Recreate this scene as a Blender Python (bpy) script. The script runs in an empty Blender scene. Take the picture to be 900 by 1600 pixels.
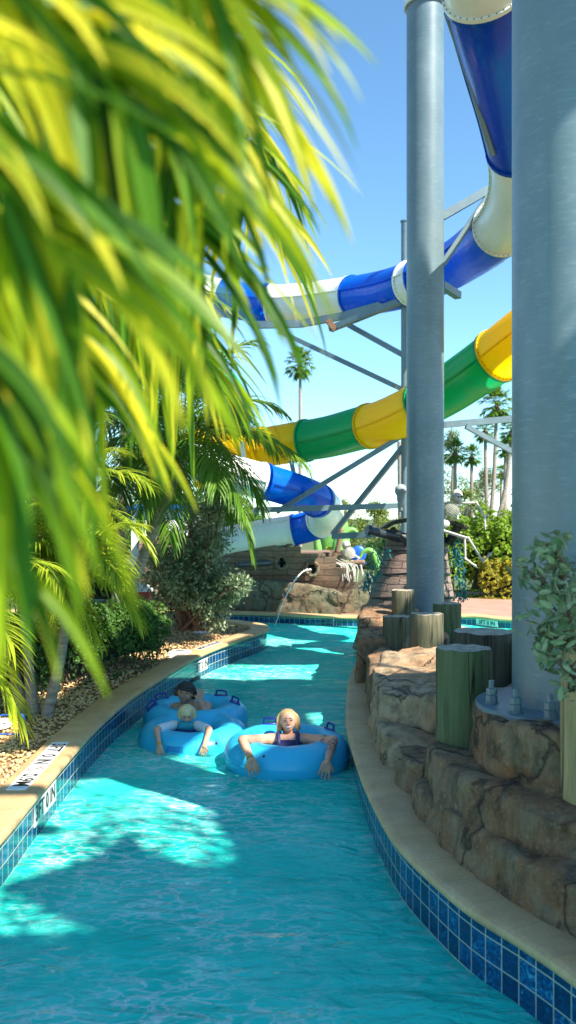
import bpy, bmesh, math, random
import numpy as np
from mathutils import Vector, Matrix, noise
random.seed(7); rng = np.random.default_rng(7)
PI = math.pi
scene = bpy.context.scene
COL = scene.collection
F = 1400.0; HC = 2.4; YH = 810.0

def px(x, y, Y):
    """a point seen at photo pixel (x, y), Y metres in front of the camera"""
    return Vector(((x-450)*Y/F, Y, HC-(y-YH)*Y/F))

# ------------------------------------------------------------------ materials
MATS = {}
class NT:
    def __init__(s, name):
        s.m = bpy.data.materials.new(name); s.m.use_nodes = True
        s.t = s.m.node_tree; s.t.nodes.clear()
        s.out = s.n('ShaderNodeOutputMaterial')
        MATS[name] = s.m
    def n(s, typ, **kw):
        nd = s.t.nodes.new(typ)
        for k, v in kw.items():
            if k == 'inp':
                for a, b in v.items():
                    if isinstance(b, bpy.types.NodeSocket): s.t.links.new(b, nd.inputs[a])
                    else: nd.inputs[a].default_value = b
            else: setattr(nd, k, v)
        return nd
    def link(s, a, b): s.t.links.new(a, b)
    def coord(s, which='Object', scale=(1,1,1)):
        tc = s.n('ShaderNodeTexCoord')
        mp = s.n('ShaderNodeMapping', inp={'Vector': tc.outputs[which], 'Scale': scale})
        return mp.outputs[0]
    def noise(s, vec, scale, detail=4, rough=.55, out='Fac', dist=0.0):
        nd = s.n('ShaderNodeTexNoise', inp={'Vector': vec, 'Scale': scale, 'Detail': detail, 'Roughness': rough, 'Distortion': dist})
        return nd.outputs[out]
    def ramp(s, fac, stops):
        r = s.n('ShaderNodeValToRGB', inp={'Fac': fac})
        e = r.color_ramp.elements
        while len(e) < len(stops): e.new(.5)
        for q, (p, c) in zip(e, stops):
            q.position = p; q.color = (c[0], c[1], c[2], 1) if not isinstance(c, (int, float)) else (c, c, c, 1)
        return r.outputs[0]
    def mix(s, fac, a, b, typ='MIX'):
        nd = s.n('ShaderNodeMix', data_type='RGBA', blend_type=typ)
        for k, v in ((0, fac), (6, a), (7, b)):
            if isinstance(v, bpy.types.NodeSocket): s.link(v, nd.inputs[k])
            elif isinstance(v, tuple): nd.inputs[k].default_value = (*v, 1)[:4]
            else: nd.inputs[k].default_value = v
        return nd.outputs[2]
    def math(s, op, a, b=0.0, clamp=False):
        nd = s.n('ShaderNodeMath', operation=op, use_clamp=clamp, inp={0: a, 1: b})
        return nd.outputs[0]
    def bump(s, h, strength=.3, dist=.02):
        return s.n('ShaderNodeBump', inp={'Height': h, 'Strength': strength, 'Distance': dist}).outputs[0]
    def bsdf(s, color, rough=.6, normal=None, **kw):
        inp = {'Roughness': rough}
        if isinstance(color, tuple): inp['Base Color'] = (*color, 1)[:4]
        else: inp['Base Color'] = color
        if normal is not None: inp['Normal'] = normal
        inp.update({k: v for k, v in kw.items()})
        return s.n('ShaderNodeBsdfPrincipled', inp=inp).outputs[0]
    def fin(s, sh): s.link(sh, s.out.inputs[0]); return s.m

def simple(name, c, rough=.5, var=.25, scale=6.0, bump=0.0, bscale=40, coat=0.0, metallic=0.0, spec=.5, stretch=(1,1,1)):
    t = NT(name); v = t.coord('Object', stretch)
    n = t.noise(v, scale, 6, .6)
    lo = tuple(x*(1-var) for x in c); hi = tuple(min(1, x*(1+var)) for x in c)
    col = t.ramp(n, [(.3, lo), (.7, hi)])
    nm = t.bump(t.noise(v, bscale, 4), bump, .01) if bump else None
    r = t.ramp(t.noise(v, scale*2.3, 3), [(.3, max(0, rough-.08)), (.7, min(1, rough+.1))])
    return t.fin(t.bsdf(col, r, nm, **{'Coat Weight': coat, 'Metallic': metallic, 'Specular IOR Level': spec}))

def leaf_mat(name, c1, c2, trans=.45, rough=.45, tcol=None, scale=3.0):
    t = NT(name); v = t.coord('Object')
    n = t.noise(v, scale, 3)
    g = t.n('ShaderNodeNewGeometry')
    f = t.math('MULTIPLY_ADD', g.outputs['Random Per Island'], .65)
    t.t.nodes[-1].inputs[2].default_value = 0.0
    f = t.math('ADD', f, t.math('MULTIPLY', n, .45))
    col = t.ramp(f, [(.15, c1), (.85, c2)])
    b = t.bsdf(col, rough, None, **{'Specular IOR Level': .2})
    tc = t.mix(.6, col, tcol or tuple(min(1, x*1.8) for x in c2))
    tr = t.n('ShaderNodeBsdfTranslucent', inp={'Color': tc}).outputs[0]
    mx = t.n('ShaderNodeMixShader', inp={0: trans, 1: b, 2: tr}).outputs[0]
    return t.fin(mx)

def tile_mat():
    t = NT('pool_tile'); uv = t.coord('UV')
    br = t.n('ShaderNodeTexBrick', offset=0.0, squash=1.0, inp={'Vector': uv, 'Color1': (0,0,0,1), 'Color2': (1,1,1,1), 'Mortar': (.5,.5,.5,1),
             'Scale': 1.0, 'Mortar Size': .0035, 'Mortar Smooth': .1, 'Bias': 0.0, 'Brick Width': .125, 'Row Height': .125})
    n = t.noise(uv, 17, 5, .75, dist=2.5)
    n2 = t.noise(uv, 7, 3, .6)
    f = t.math('ADD', t.math('MULTIPLY', n, .8), t.math('MULTIPLY', br.outputs[0], .13))
    col = t.ramp(f, [(.42, (.002,.012,.07)), (.51, (.003,.05,.19)), (.58, (.01,.18,.38)), (.66, (.10,.45,.62)), (.76, (.35,.70,.8))])
    col = t.mix(t.math('MULTIPLY', n2, .3), col, (.01,.16,.28))
    col = t.mix(br.outputs['Fac'], col, (.50,.52,.40))
    nm = t.bump(t.math('SUBTRACT', 1.0, br.outputs['Fac']), .5, .003)
    rg = t.mix(br.outputs['Fac'], (.12,.12,.12), (.8,.8,.8))
    tile = t.bsdf(col, rg, nm, **{'Specular IOR Level': .6})
    # plaster below the tile band, and a scum line at the water
    sep = t.n('ShaderNodeSeparateXYZ', inp={0: uv}).outputs[1]
    fac = t.math('LESS_THAN', sep, -.20)
    pl = t.bsdf((.30,.74,.70), .7)
    return t.fin(t.n('ShaderNodeMixShader', inp={0: fac, 1: tile, 2: pl}).outputs[0])

def coping_mat():
    t = NT('coping_stone'); uv = t.coord('UV'); ob = t.coord('Object')
    br = t.n('ShaderNodeTexBrick', offset=0.0, inp={'Vector': uv, 'Color1': (0,0,0,1), 'Color2': (1,1,1,1), 'Scale': 1.0,
             'Mortar Size': .003, 'Mortar Smooth': .2, 'Brick Width': .31, 'Row Height': 3.0})
    n = t.noise(ob, 3.5, 6, .65); n2 = t.noise(ob, 45, 5, .7)
    col = t.ramp(n, [(.3, (.50,.29,.115)), (.55, (.68,.43,.19)), (.75, (.74,.52,.26))])
    col = t.mix(t.math('MULTIPLY', br.outputs[0], .16), col, (.42,.33,.22))
    col = t.mix(t.ramp(n2, [(.35, .35), (.6, 0.0)]), col, (.30,.24,.17))
    col = t.mix(t.math('MULTIPLY', br.outputs['Fac'], .55), col, (.25,.2,.14))
    h = t.math('SUBTRACT', n2, t.math('MULTIPLY', br.outputs['Fac'], 1.2))
    return t.fin(t.bsdf(col, .62, t.bump(h, .4, .004)))

def rock_mat(name, tint=1.0, warm=(.36,.17,.07), pale=(.36,.24,.135), dark=(.045,.028,.017)):
    t = NT(name); v = t.coord('Object')
    n1 = t.noise(v, 1.6, 6, .6, dist=.6); n2 = t.noise(v, 6, 8, .68, dist=.3); n3 = t.noise(v, 34, 10, .82)
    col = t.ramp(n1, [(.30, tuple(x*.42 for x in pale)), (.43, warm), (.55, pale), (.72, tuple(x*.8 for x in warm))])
    col = t.mix(t.ramp(n2, [(.34, .75), (.50, 0.0)]), col, dark)
    col = t.mix(t.ramp(n3, [(.50, 0.0), (.68, .6)]), col, (.58,.47,.32))
    vs = t.coord('Object', (1.0, 1.0, .3))
    col = t.mix(t.ramp(t.noise(vs, 7, 5, .6), [(.5, 0.0), (.68, .6)]), col, tuple(x*.9 for x in (.10,.095,.065)))
    vor = t.n('ShaderNodeTexVoronoi', feature='DISTANCE_TO_EDGE', inp={'Vector': t.n('ShaderNodeVectorMath', operation='ADD', inp={0: v, 1: t.n('ShaderNodeVectorMath', operation='SCALE', inp={0: t.noise(v, 2.5, 4, out='Color'), 'Scale': .7}).outputs[0]}).outputs[0], 'Scale': .85})
    crack = t.ramp(vor.outputs[0], [(0.0, 1.0), (.022, 0.0)])
    col = t.mix(t.math('MULTIPLY', crack, .8), col, (.025,.02,.016))
    h = t.math('ADD', t.math('MULTIPLY', n2, 1.0), t.math('MULTIPLY', n3, .75))
    h = t.math('SUBTRACT', h, t.math('MULTIPLY', crack, .7))
    return t.fin(t.bsdf(col, .8, t.bump(h, .85, .05), **{'Specular IOR Level': .3}))

def wood_mat(name, base, dark, green=None, gamt=0.0):
    t = NT(name); v = t.coord('Object', (1,1,.06)); v0 = t.coord('Object')
    n = t.noise(v, 24, 8, .7, dist=.3); n1 = t.noise(v0, 2.2, 5)
    col = t.ramp(n, [(.3, dark), (.6, base), (.8, tuple(min(1, x*1.25) for x in base))])
    if green: col = t.mix(t.ramp(n1, [(.35, gamt), (.62, gamt*.25)]), col, green)
    cr = t.ramp(t.noise(t.coord('Object', (1,1,.035)), 15, 3, .5), [(.56, 0.0), (.6, 1.0), (.62, 0.0)])
    col = t.mix(cr, col, (.012,.01,.008))
    return t.fin(t.bsdf(col, .8, t.bump(t.math('SUBTRACT', n, t.math('MULTIPLY', cr, .8)), .6, .01), **{'Specular IOR Level': .25}))

def endgrain_mat():
    t = NT('log_end'); v = t.coord('Object')
    w = t.n('ShaderNodeTexWave', wave_type='RINGS', rings_direction='Z', inp={'Vector': v, 'Scale': 16.0, 'Distortion': 3.5, 'Detail': 4.0}).outputs[0]
    n = t.noise(v, 14, 5)
    col = t.ramp(t.math('ADD', t.math('MULTIPLY', w, .16), t.math('MULTIPLY', n, .8)), [(.3, (.16,.13,.09)), (.48, (.36,.32,.23)), (.7, (.5,.45,.34))])
    return t.fin(t.bsdf(col, .85, t.bump(n, .4, .01)))

def water_mat():
    t = NT('pool_water'); v = t.coord('Object')
    va = t.coord('Object', (1.0, 1.9, 1.0))
    n1 = t.noise(va, 1.4, 3, .5, dist=.8); n2 = t.noise(va, 3.6, 4, .55, dist=1.2); n3 = t.noise(va, 11, 4, .6, dist=1.0)
    h = t.math('ADD', t.math('MULTIPLY', n1, 1.0), t.math('ADD', t.math('MULTIPLY', n2, .45), t.math('MULTIPLY', n3, .10)))
    nm = t.bump(h, .8, .16)
    col = t.ramp(t.noise(v, .7, 4, .5, dist=.6), [(.32, (.0,.62,.49)), (.55, (.03,.72,.58)), (.72, (.12,.79,.66))])
    # stirred-up bubbles plus a painted-in net of sunlit ripples, drawn as pale foam
    fo = t.n('ShaderNodeTexVoronoi', feature='DISTANCE_TO_EDGE', inp={'Vector': t.n('ShaderNodeVectorMath', operation='ADD', inp={0: va, 1: t.n('ShaderNodeVectorMath', operation='SCALE', inp={0: t.noise(va, 2.2, 4, out='Color'), 'Scale': .9}).outputs[0]}).outputs[0], 'Scale': 4.2})
    line = t.ramp(fo.outputs[0], [(0.0, 1.0), (.10, 0.0)])
    fx = t.n('ShaderNodeSeparateXYZ', inp={0: v}).outputs
    # jets stir bubbles near the left wall; also thins the painted net in shade
    near = t.math('MULTIPLY', t.ramp(t.math('MULTIPLY_ADD', fx[0], -1.0), [(.0, 0.0), (1.0, 1.0)]), 1.0)
    patch = t.ramp(t.noise(v, .9, 3, .5), [(.36, 0.0), (.56, 1.0)])
    near = t.math('ADD', near, .12, True)
    foam_sun_net = t.math('MULTIPLY', t.math('MULTIPLY', t.math('MULTIPLY', line, patch), near), .8)
    wisp = t.math('MULTIPLY', t.ramp(n2, [(.5, 0.0), (.72, 1.0)]), t.math('MULTIPLY', patch, .45))
    col = t.mix(t.math('ADD', foam_sun_net, wisp, True), col, (.62,.85,.80))
    dif = t.n('ShaderNodeBsdfDiffuse', inp={'Color': col, 'Normal': t.bump(h, .9, .10)}).outputs[0]
    tr = t.n('ShaderNodeBsdfTransparent', inp={'Color': (.10,.86,.80,1)}).outputs[0]
    body = t.n('ShaderNodeMixShader', inp={0: .86, 1: tr, 2: dif}).outputs[0]
    gl = t.n('ShaderNodeBsdfGlossy', inp={'Color': (1,1,1,1), 'Roughness': .04, 'Normal': nm}).outputs[0]
    fr = t.n('ShaderNodeFresnel', inp={'IOR': 1.33, 'Normal': nm}).outputs[0]
    fr = t.math('MULTIPLY', fr, .40)
    return t.fin(t.n('ShaderNodeMixShader', inp={0: fr, 1: body, 2: gl}).outputs[0])

def plank_mat(name, base, dark, w=.5, h=.09, axis='Object', grout=(.02,.015,.012)):
    t = NT(name); v = t.coord('UV')
    vv = t.n('ShaderNodeVectorMath', operation='ADD', inp={0: v, 1: t.n('ShaderNodeVectorMath', operation='SCALE', inp={0: t.noise(v, 2.0, 3, out='Color'), 'Scale': .06}).outputs[0]}).outputs[0]
    br = t.n('ShaderNodeTexBrick', offset=.37, inp={'Vector': vv, 'Color1': (0,0,0,1), 'Color2': (1,1,1,1), 'Scale': 1.0, 'Mortar Size': .007, 'Mortar Smooth': .3, 'Brick Width': w, 'Row Height': h})
    n = t.noise(t.coord('UV', (1,7,1)), 6, 8, .7); n2 = t.noise(v, 1.5, 4)
    col = t.ramp(n, [(.3, dark), (.62, base), (.8, tuple(min(1, x*1.3) for x in base))])
    col = t.mix(t.math('MULTIPLY', br.outputs[0], .35), col, tuple(x*.6 for x in base))
    col = t.mix(t.ramp(n2, [(.45, 0.0), (.65, .5)]), col, (.14,.15,.12))
    col = t.mix(br.outputs['Fac'], col, grout)
    hh = t.math('SUBTRACT', n, t.math('MULTIPLY', br.outputs['Fac'], 1.4))
    return t.fin(t.bsdf(col, .85, t.bump(hh, .7, .02)))

def steel_mat():
    t = NT('galvanised_steel'); v = t.coord('Object')
    n = t.noise(v, 1.4, 5, .6); n2 = t.noise(t.coord('Object', (1,1,5)), 9, 6, .7); n3 = t.noise(t.coord('Object', (1, 1, .15)), 6, 4)
    col = t.ramp(n, [(.3, (.10,.165,.195)), (.7, (.165,.235,.26))])
    col = t.mix(t.ramp(n2, [(.52, 0.0), (.74, .28)]), col, (.42,.50,.54))
    col = t.mix(t.ramp(n3, [(.48, 0.0), (.75, .45)]), col, (.13,.17,.18))
    return t.fin(t.bsdf(col, .40, t.bump(n2, .10, .004), **{'Metallic': .08, 'Specular IOR Level': .5}))

def mk(name, fn): MATS[name] = fn; return fn
M = MATS
tile_mat(); coping_mat(); water_mat(); steel_mat(); endgrain_mat()
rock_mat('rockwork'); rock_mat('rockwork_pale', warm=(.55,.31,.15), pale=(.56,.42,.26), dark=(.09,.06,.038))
rock_mat('rockwork_green', warm=(.22,.14,.08), pale=(.17,.18,.11), dark=(.05,.05,.035))
wood_mat('wood_green', (.15,.17,.085), (.035,.04,.02), (.085,.13,.055), .6)
wood_mat('wood_brown', (.24,.20,.13), (.04,.032,.022), (.06,.09,.045), .6)
wood_mat('wood_dark', (.10,.085,.06), (.015,.013,.01), (.03,.05,.03), .5)
wood_mat('wood_pale', (.46,.33,.16), (.16,.11,.05), (.25,.24,.11), .3)
plank_mat('hull_plank', (.30,.19,.12), (.07,.045,.03), .9, .15)
plank_mat('tower_plank', (.37,.25,.20), (.12,.08,.065), .33, .13, grout=(.012,.01,.012))
simple('soil', (.30,.18,.08), .9, .5, 14, .8, 60)
simple('paving', (.36,.215,.155), .8, .18, 3, .2, 30)
simple('lawn', (.07,.10,.03), .9, .4, 8, .5, 40)
simple('pool_floor', (.22,.68,.66), .7, .1, 2)
def gloss(name, c, coat=1.0, rough=.18, var=.10, trans=0.0):
    t = NT(name); v = t.coord('Object')
    n = t.noise(v, 1.1, 5, .6); st = t.noise(t.coord('Object', (1,1,.2)), 9, 5, .7)
    col = t.ramp(n, [(.3, tuple(x*(1-var) for x in c)), (.7, tuple(min(1, x*(1+var)) for x in c))])
    col = t.mix(t.ramp(st, [(.6, 0.0), (.85, .10)]), col, tuple(x*.7+.05 for x in c))
    b = t.bsdf(col, t.ramp(st, [(.3, rough), (.8, rough+.2)]), None, **{'Coat Weight': coat*.3, 'Coat Roughness': .1, 'Specular IOR Level': .35})
    if trans:
        tr = t.n('ShaderNodeBsdfTranslucent', inp={'Color': (*c, 1)}).outputs[0]
        b = t.n('ShaderNodeMixShader', inp={0: trans, 1: b, 2: tr}).outputs[0]
    return t.fin(b)
gloss('fibreglass_blue', (.0,.16,.75), coat=.4, var=.04, trans=.4); gloss('fibreglass_deep_blue', (.003,.08,.50), coat=.6, trans=.4); gloss('fibreglass_white', (.78,.80,.76), rough=.3)
gloss('fibreglass_green', (.0,.42,.13), coat=.2, rough=.25, var=.06, trans=.45); gloss('fibreglass_yellow', (1.0,.67,.0), coat=0.0, rough=.3, var=.03, trans=.5); gloss('fibreglass_rim', (.66,.68,.62), rough=.35)
gloss('vinyl_blue', (.03,.52,.78), rough=.32, var=.06); gloss('vinyl_navy', (.01,.04,.28), rough=.4)
simple('bolt_dark', (.05,.05,.05), .5, .2, 20, metallic=.6)
simple('bark_palm', (.30,.27,.22), .9, .45, 5, .9, 25, stretch=(1,1,6))
simple('bark', (.13,.085,.055), .9, .4, 9, .9, 30, stretch=(1,1,.3))
simple('bark_pale', (.30,.25,.20), .9, .35, 9, .6, 30)
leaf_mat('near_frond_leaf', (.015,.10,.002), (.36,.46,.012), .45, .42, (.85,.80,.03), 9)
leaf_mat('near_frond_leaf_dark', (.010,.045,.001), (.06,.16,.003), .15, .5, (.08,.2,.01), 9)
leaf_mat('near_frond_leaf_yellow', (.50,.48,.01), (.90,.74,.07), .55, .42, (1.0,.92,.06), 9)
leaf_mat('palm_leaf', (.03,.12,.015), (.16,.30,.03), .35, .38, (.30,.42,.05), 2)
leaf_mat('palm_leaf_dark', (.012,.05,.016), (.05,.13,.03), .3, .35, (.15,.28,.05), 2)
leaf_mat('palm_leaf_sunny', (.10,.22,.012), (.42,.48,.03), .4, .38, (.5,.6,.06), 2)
leaf_mat('hedge_leaf', (.02,.07,.015), (.09,.19,.03), .25, .4, (.18,.3,.04), 5)
leaf_mat('bright_hedge_leaf', (.07,.17,.015), (.24,.36,.03), .35, .45, (.45,.6,.05), 2)
leaf_mat('yellow_hedge_leaf', (.16,.17,.02), (.42,.36,.04), .35, .45, (.6,.6,.05), 2)
leaf_mat('silver_leaf', (.055,.12,.045), (.32,.38,.22), .22, .4, (.4,.5,.3), 5)
leaf_mat('tree_leaf', (.06,.12,.02), (.21,.26,.05), .3, .55, (.4,.45,.1), .8)
leaf_mat('tree_leaf_grey', (.10,.15,.06), (.24,.28,.13), .3, .6, (.4,.45,.2), .8)
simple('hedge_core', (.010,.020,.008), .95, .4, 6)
simple('paint_white', (.80,.80,.77), .5, .05); simple('paint_black', (.02,.02,.02), .5, .1); simple('paint_red', (.55,.04,.04), .5, .1)
simple('bone', (.50,.49,.43), .55, .15, 12); simple('net_teal', (.02,.20,.20), .8, .4, 20)
simple('tentacle_green', (.16,.42,.08), .45, .3, 6); simple('paint_blue', (.01,.12,.5), .4, .15)
simple('cannon_iron', (.03,.045,.055), .35, .3, 8); simple('sign_yellow', (.85,.62,.02), .5, .08)
simple('rusty', (.17,.09,.05), .8, .4, 20); simple('clear_plastic', (.30,.33,.33), .15, .2, 30)
simple('pebble', (.62,.45,.26), .75, .3, 30)
def pebble_mat():
    t = NT('pebble'); g = t.n('ShaderNodeNewGeometry'); r = g.outputs['Random Per Island']
    col = t.ramp(r, [(0.0, (.60,.36,.13)), (.25, (.78,.52,.21)), (.5, (.82,.62,.30)), (.7, (.60,.34,.13)), (.85, (.80,.66,.42)), (1.0, (.42,.24,.10))])
    n = t.noise(t.coord('Object'), 60, 3)
    return t.fin(t.bsdf(t.mix(t.math('MULTIPLY', n, .4), col, (.45,.32,.18)), .7))
pebble_mat()

# ------------------------------------------------------------------ mesh building
class MB:
    def __init__(s): s.v = []; s.f = []; s.m = []; s.uv = {}; s.off = 0
    def add(s, verts, faces, mi=0, uvs=None):
        o = len(s.v); s.v.extend([tuple(p) for p in verts])
        for i, f in enumerate(faces):
            if uvs: s.uv[len(s.f)] = [uvs[k] for k in f]
            s.f.append(tuple(k+o for k in f)); s.m.append(mi)
        return s
    def box(s, c, size, rot=None, mi=0):
        x, y, z = [q/2 for q in size]
        vs = [Vector((a*x, b*y, d*z)) for a in (-1,1) for b in (-1,1) for d in (-1,1)]
        if rot is not None: vs = [rot @ p for p in vs]
        c = Vector(c); vs = [p+c for p in vs]
        return s.add(vs, [(0,1,3,2),(4,6,7,5),(0,4,5,1),(2,3,7,6),(0,2,6,4),(1,5,7,3)], mi)
    def beam(s, a, b, w, h=None, mi=0):
        a, b = Vector(a), Vector(b); d = b-a; L = d.length; q = d.to_track_quat('X', 'Z').to_matrix()
        return s.box((a+b)/2, (L, w, h or w), q, mi)
    def tube(s, pts, r, seg=10, mi=0, caps=True, uvs=False):
        pts = [Vector(p) for p in pts]; n = len(pts)
        rs = r if isinstance(r, (list, tuple)) else [r]*n
        vs = []; fs = []; uvl = []
        t0 = (pts[1]-pts[0]).normalized()
        ref = Vector((0,0,1)) if abs(t0.z) < .9 else Vector((0,1,0))
        L = 0
        for i, p in enumerate(pts):
            if i: L += (p-pts[i-1]).length
            t = (pts[min(i+1, n-1)]-pts[max(i-1, 0)]).normalized()
            u = (ref - t*ref.dot(t)).normalized(); w = t.cross(u); ref = u
            for k in range(seg):
                a = 2*PI*k/seg
                vs.append(p+(u*math.cos(a)+w*math.sin(a))*rs[i]); uvl.append((L, k/seg*2*PI*rs[i]))
        for i in range(n-1):
            for k in range(seg):
                k2 = (k+1) % seg
                fs.append((i*seg+k, i*seg+k2, (i+1)*seg+k2, (i+1)*seg+k))
        if caps: fs.append(tuple(range(seg-1, -1, -1))); fs.append(tuple((n-1)*seg+k for k in range(seg)))
        return s.add(vs, fs, mi, uvl if uvs else None)
    def ball(s, c, r, seg=10, rings=7, mi=0, rot=None):
        c = Vector(c); rr = r if isinstance(r, (tuple, list)) else (r, r, r)
        vs = []; fs = []
        for i in range(rings+1):
            th = PI*i/rings
            for k in range(seg):
                a = 2*PI*k/seg
                p = Vector((math.sin(th)*math.cos(a)*rr[0], math.sin(th)*math.sin(a)*rr[1], math.cos(th)*rr[2]))
                if rot is not None: p = rot @ p
                vs.append(c+p)
        for i in range(rings):
            for k in range(seg):
                k2 = (k+1) % seg
                fs.append((i*seg+k, (i+1)*seg+k, (i+1)*seg+k2, i*seg+k2))
        return s.add(vs, fs, mi)
    def capsule(s, a, b, ra, rb, seg=12):
        a, b = Vector(a), Vector(b); d = (b-a); 
        t = d.normalized(); pts = []; rs = []
        for k in range(5):
            q = PI/2*k/5; pts.append(a-t*ra*math.cos(q)); rs.append(max(.0005, ra*math.sin(q)))
        pts.append(a); rs.append(ra); pts.append(b); rs.append(rb)
        for k in range(4, -1, -1):
            q = PI/2*k/5; pts.append(b+t*rb*math.cos(q)); rs.append(max(.0005, rb*math.sin(q)))
        return s.tube(pts, rs, seg)
    def lathe(s, prof, c=(0,0,0), seg=24, mi=0, rot=None, uvs=False):
        c = Vector(c); vs = []; fs = []; uvl = []; n = len(prof)
        for i, (r, z) in enumerate(prof):
            for k in range(seg+1):
                a = 2*PI*k/seg; p = Vector((r*math.cos(a), r*math.sin(a), z))
                if rot is not None: p = rot @ p
                vs.append(c+p); uvl.append((k/seg*2*PI*max(r, .01), z))
        for i in range(n-1):
            for k in range(seg):
                fs.append((i*(seg+1)+k, i*(seg+1)+k+1, (i+1)*(seg+1)+k+1, (i+1)*(seg+1)+k))
        return s.add(vs, fs, mi, uvl if uvs else None)
    def build(s, name, mats, parent=None, smooth=True, fix=True):
        me = bpy.data.meshes.new(name)
        off = parent_world(parent) if parent else Vector((0,0,0))
        vs = [(a-off.x, b-off.y, c-off.z) for a, b, c in s.v]
        me.from_pydata(vs, [], s.f)
        if not isinstance(mats, (list, tuple)): mats = [mats]
        for m in mats: me.materials.append(M[m] if isinstance(m, str) else m)
        me.polygons.foreach_set('material_index', s.m)
        if s.uv:
            lay = me.uv_layers.new(name='UVMap')
            for p in me.polygons:
                if p.index in s.uv:
                    for li, uv in zip(p.loop_indices, s.uv[p.index]): lay.data[li].uv = uv
        if smooth: me.polygons.foreach_set('use_smooth', [True]*len(me.polygons))
        me.update()
        if smooth: 
            try: me.set_sharp_from_angle(angle=math.radians(42))
            except Exception: pass
        o = bpy.data.objects.new(name, me); COL.objects.link(o)
        if parent: o.parent = parent
        return o

def parent_world(o):
    v = Vector((0,0,0))
    while o: v += o.location; o = o.parent
    return v

def tag(o, label, cat, group=None, kind=None):
    if label: o['label'] = label
    if cat: o['category'] = cat
    if group: o['group'] = group
    if kind: o['kind'] = kind
    return o
def thing(name, label, cat, loc=(0,0,0), group=None):
    o = bpy.data.objects.new(name, None); COL.objects.link(o); o.location = loc
    o.empty_display_size = .2
    return tag(o, label, cat, group)
def struct(o): o['kind'] = 'structure'; return o
def copy_tree(o, parent=None):
    c = o.copy(); COL.objects.link(c)
    if parent: c.parent = parent
    for ch in list(o.children): copy_tree(ch, c)
    return c

def voxel(o, size, smooth=0, disp=None):
    """fuse the overlapping solids of a mesh into one continuous skin, then shape it"""
    md = o.modifiers.new('r', 'REMESH'); md.mode = 'VOXEL'; md.voxel_size = size; md.use_smooth_shade = True
    if smooth:
        sm = o.modifiers.new('s', 'SMOOTH'); sm.iterations = smooth; sm.factor = .5
    bpy.context.view_layer.update()
    dg = bpy.context.evaluated_depsgraph_get()
    me = bpy.data.meshes.new_from_object(o.evaluated_get(dg))
    mats = list(o.data.materials); o.modifiers.clear(); o.data = me
    if not me.materials:
        for m in mats: me.materials.append(m)
    if disp:
        n = len(me.vertices); nrm = [v.normal.copy() for v in me.vertices]
        for v, nn in zip(me.vertices, nrm):
            v.co += nn*disp(v.co, nn)
    me.polygons.foreach_set('use_smooth', [True]*len(me.polygons)); me.update()
    return o

def spline(pts, n=12):
    pts = [Vector(p) for p in pts]; P = [pts[0]*2-pts[1]]+pts+[pts[-1]*2-pts[-2]]; out = []
    for i in range(1, len(P)-2):
        a, b, c, d = P[i-1:i+3]
        for k in range(n):
            t = k/n
            out.append(.5*((2*b)+(c-a)*t+(2*a-5*b+4*c-d)*t*t+(3*b-a-3*c+d)*t*t*t))
    out.append(P[-2]); return out

def resample(pts, step):
    out = [pts[0]]; acc = 0
    for a, b in zip(pts, pts[1:]):
        L = (b-a).length
        while acc+L >= step:
            k = (step-acc)/L; a = a.lerp(b, k); out.append(a); L = (b-a).length; acc = 0
        acc += L
    return out

# ------------------------------------------------------------------ camera, world, sun
cam = bpy.data.cameras.new('camera'); co = bpy.data.objects.new('camera', cam); COL.objects.link(co)
co.location = (0, 0, HC); co.rotation_euler = (PI/2, 0, 0)
cam.sensor_fit = 'VERTICAL'; cam.sensor_height = 36; cam.sensor_width = 20.25
cam.lens = F/1600*36; cam.shift_y = 10/1600; cam.clip_start = .02; cam.clip_end = 3000
cam.dof.use_dof = True; cam.dof.focus_distance = 9.0; cam.dof.aperture_fstop = 2.6
scene.camera = co
EL, AZ = math.radians(48), math.radians(130)
S = Vector((math.cos(EL)*math.sin(AZ), math.cos(EL)*math.cos(AZ), math.sin(EL)))
w = bpy.data.worlds.new('World'); scene.world = w; w.use_nodes = True; nt = w.node_tree; nt.nodes.clear()
sk = nt.nodes.new('ShaderNodeTexSky'); sk.sky_type = 'NISHITA'; sk.sun_disc = False; sk.sun_elevation = EL; sk.sun_rotation = AZ
sk.air_density = 1.0; sk.dust_density = .0; sk.ozone_density = 2.2; sk.altitude = 1200
bg = nt.nodes.new('ShaderNodeBackground'); bg.inputs[1].default_value = .112
wo = nt.nodes.new('ShaderNodeOutputWorld'); tn = nt.nodes.new('ShaderNodeMix'); tn.data_type = 'RGBA'; tn.blend_type = 'MULTIPLY'; tn.inputs[0].default_value = 1; tn.inputs[7].default_value = (.76, 1.02, 1.05, 1); nt.links.new(sk.outputs[0], tn.inputs[6]); nt.links.new(tn.outputs[2], bg.inputs[0]); nt.links.new(bg.outputs[0], wo.inputs[0])
sl = bpy.data.lights.new('sun', 'SUN'); sl.energy = 5.0; sl.angle = math.radians(.53); sl.color = (1, .93, .82)
so = bpy.data.objects.new('sun', sl); COL.objects.link(so); so.rotation_euler = S.to_track_quat('Z', 'Y').to_euler(); so.location = (20, -8, 25)
scene.view_settings.view_transform = 'Standard'; scene.view_settings.look = 'None'; scene.view_settings.exposure = 1.3; scene.view_settings.gamma = 1
cy = scene.cycles; cy.use_denoising = True; cy.max_bounces = 9; cy.transparent_max_bounces = 12; cy.caustics_reflective = False; cy.caustics_refractive = False
cy.sample_clamp_indirect = 4.0
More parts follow.
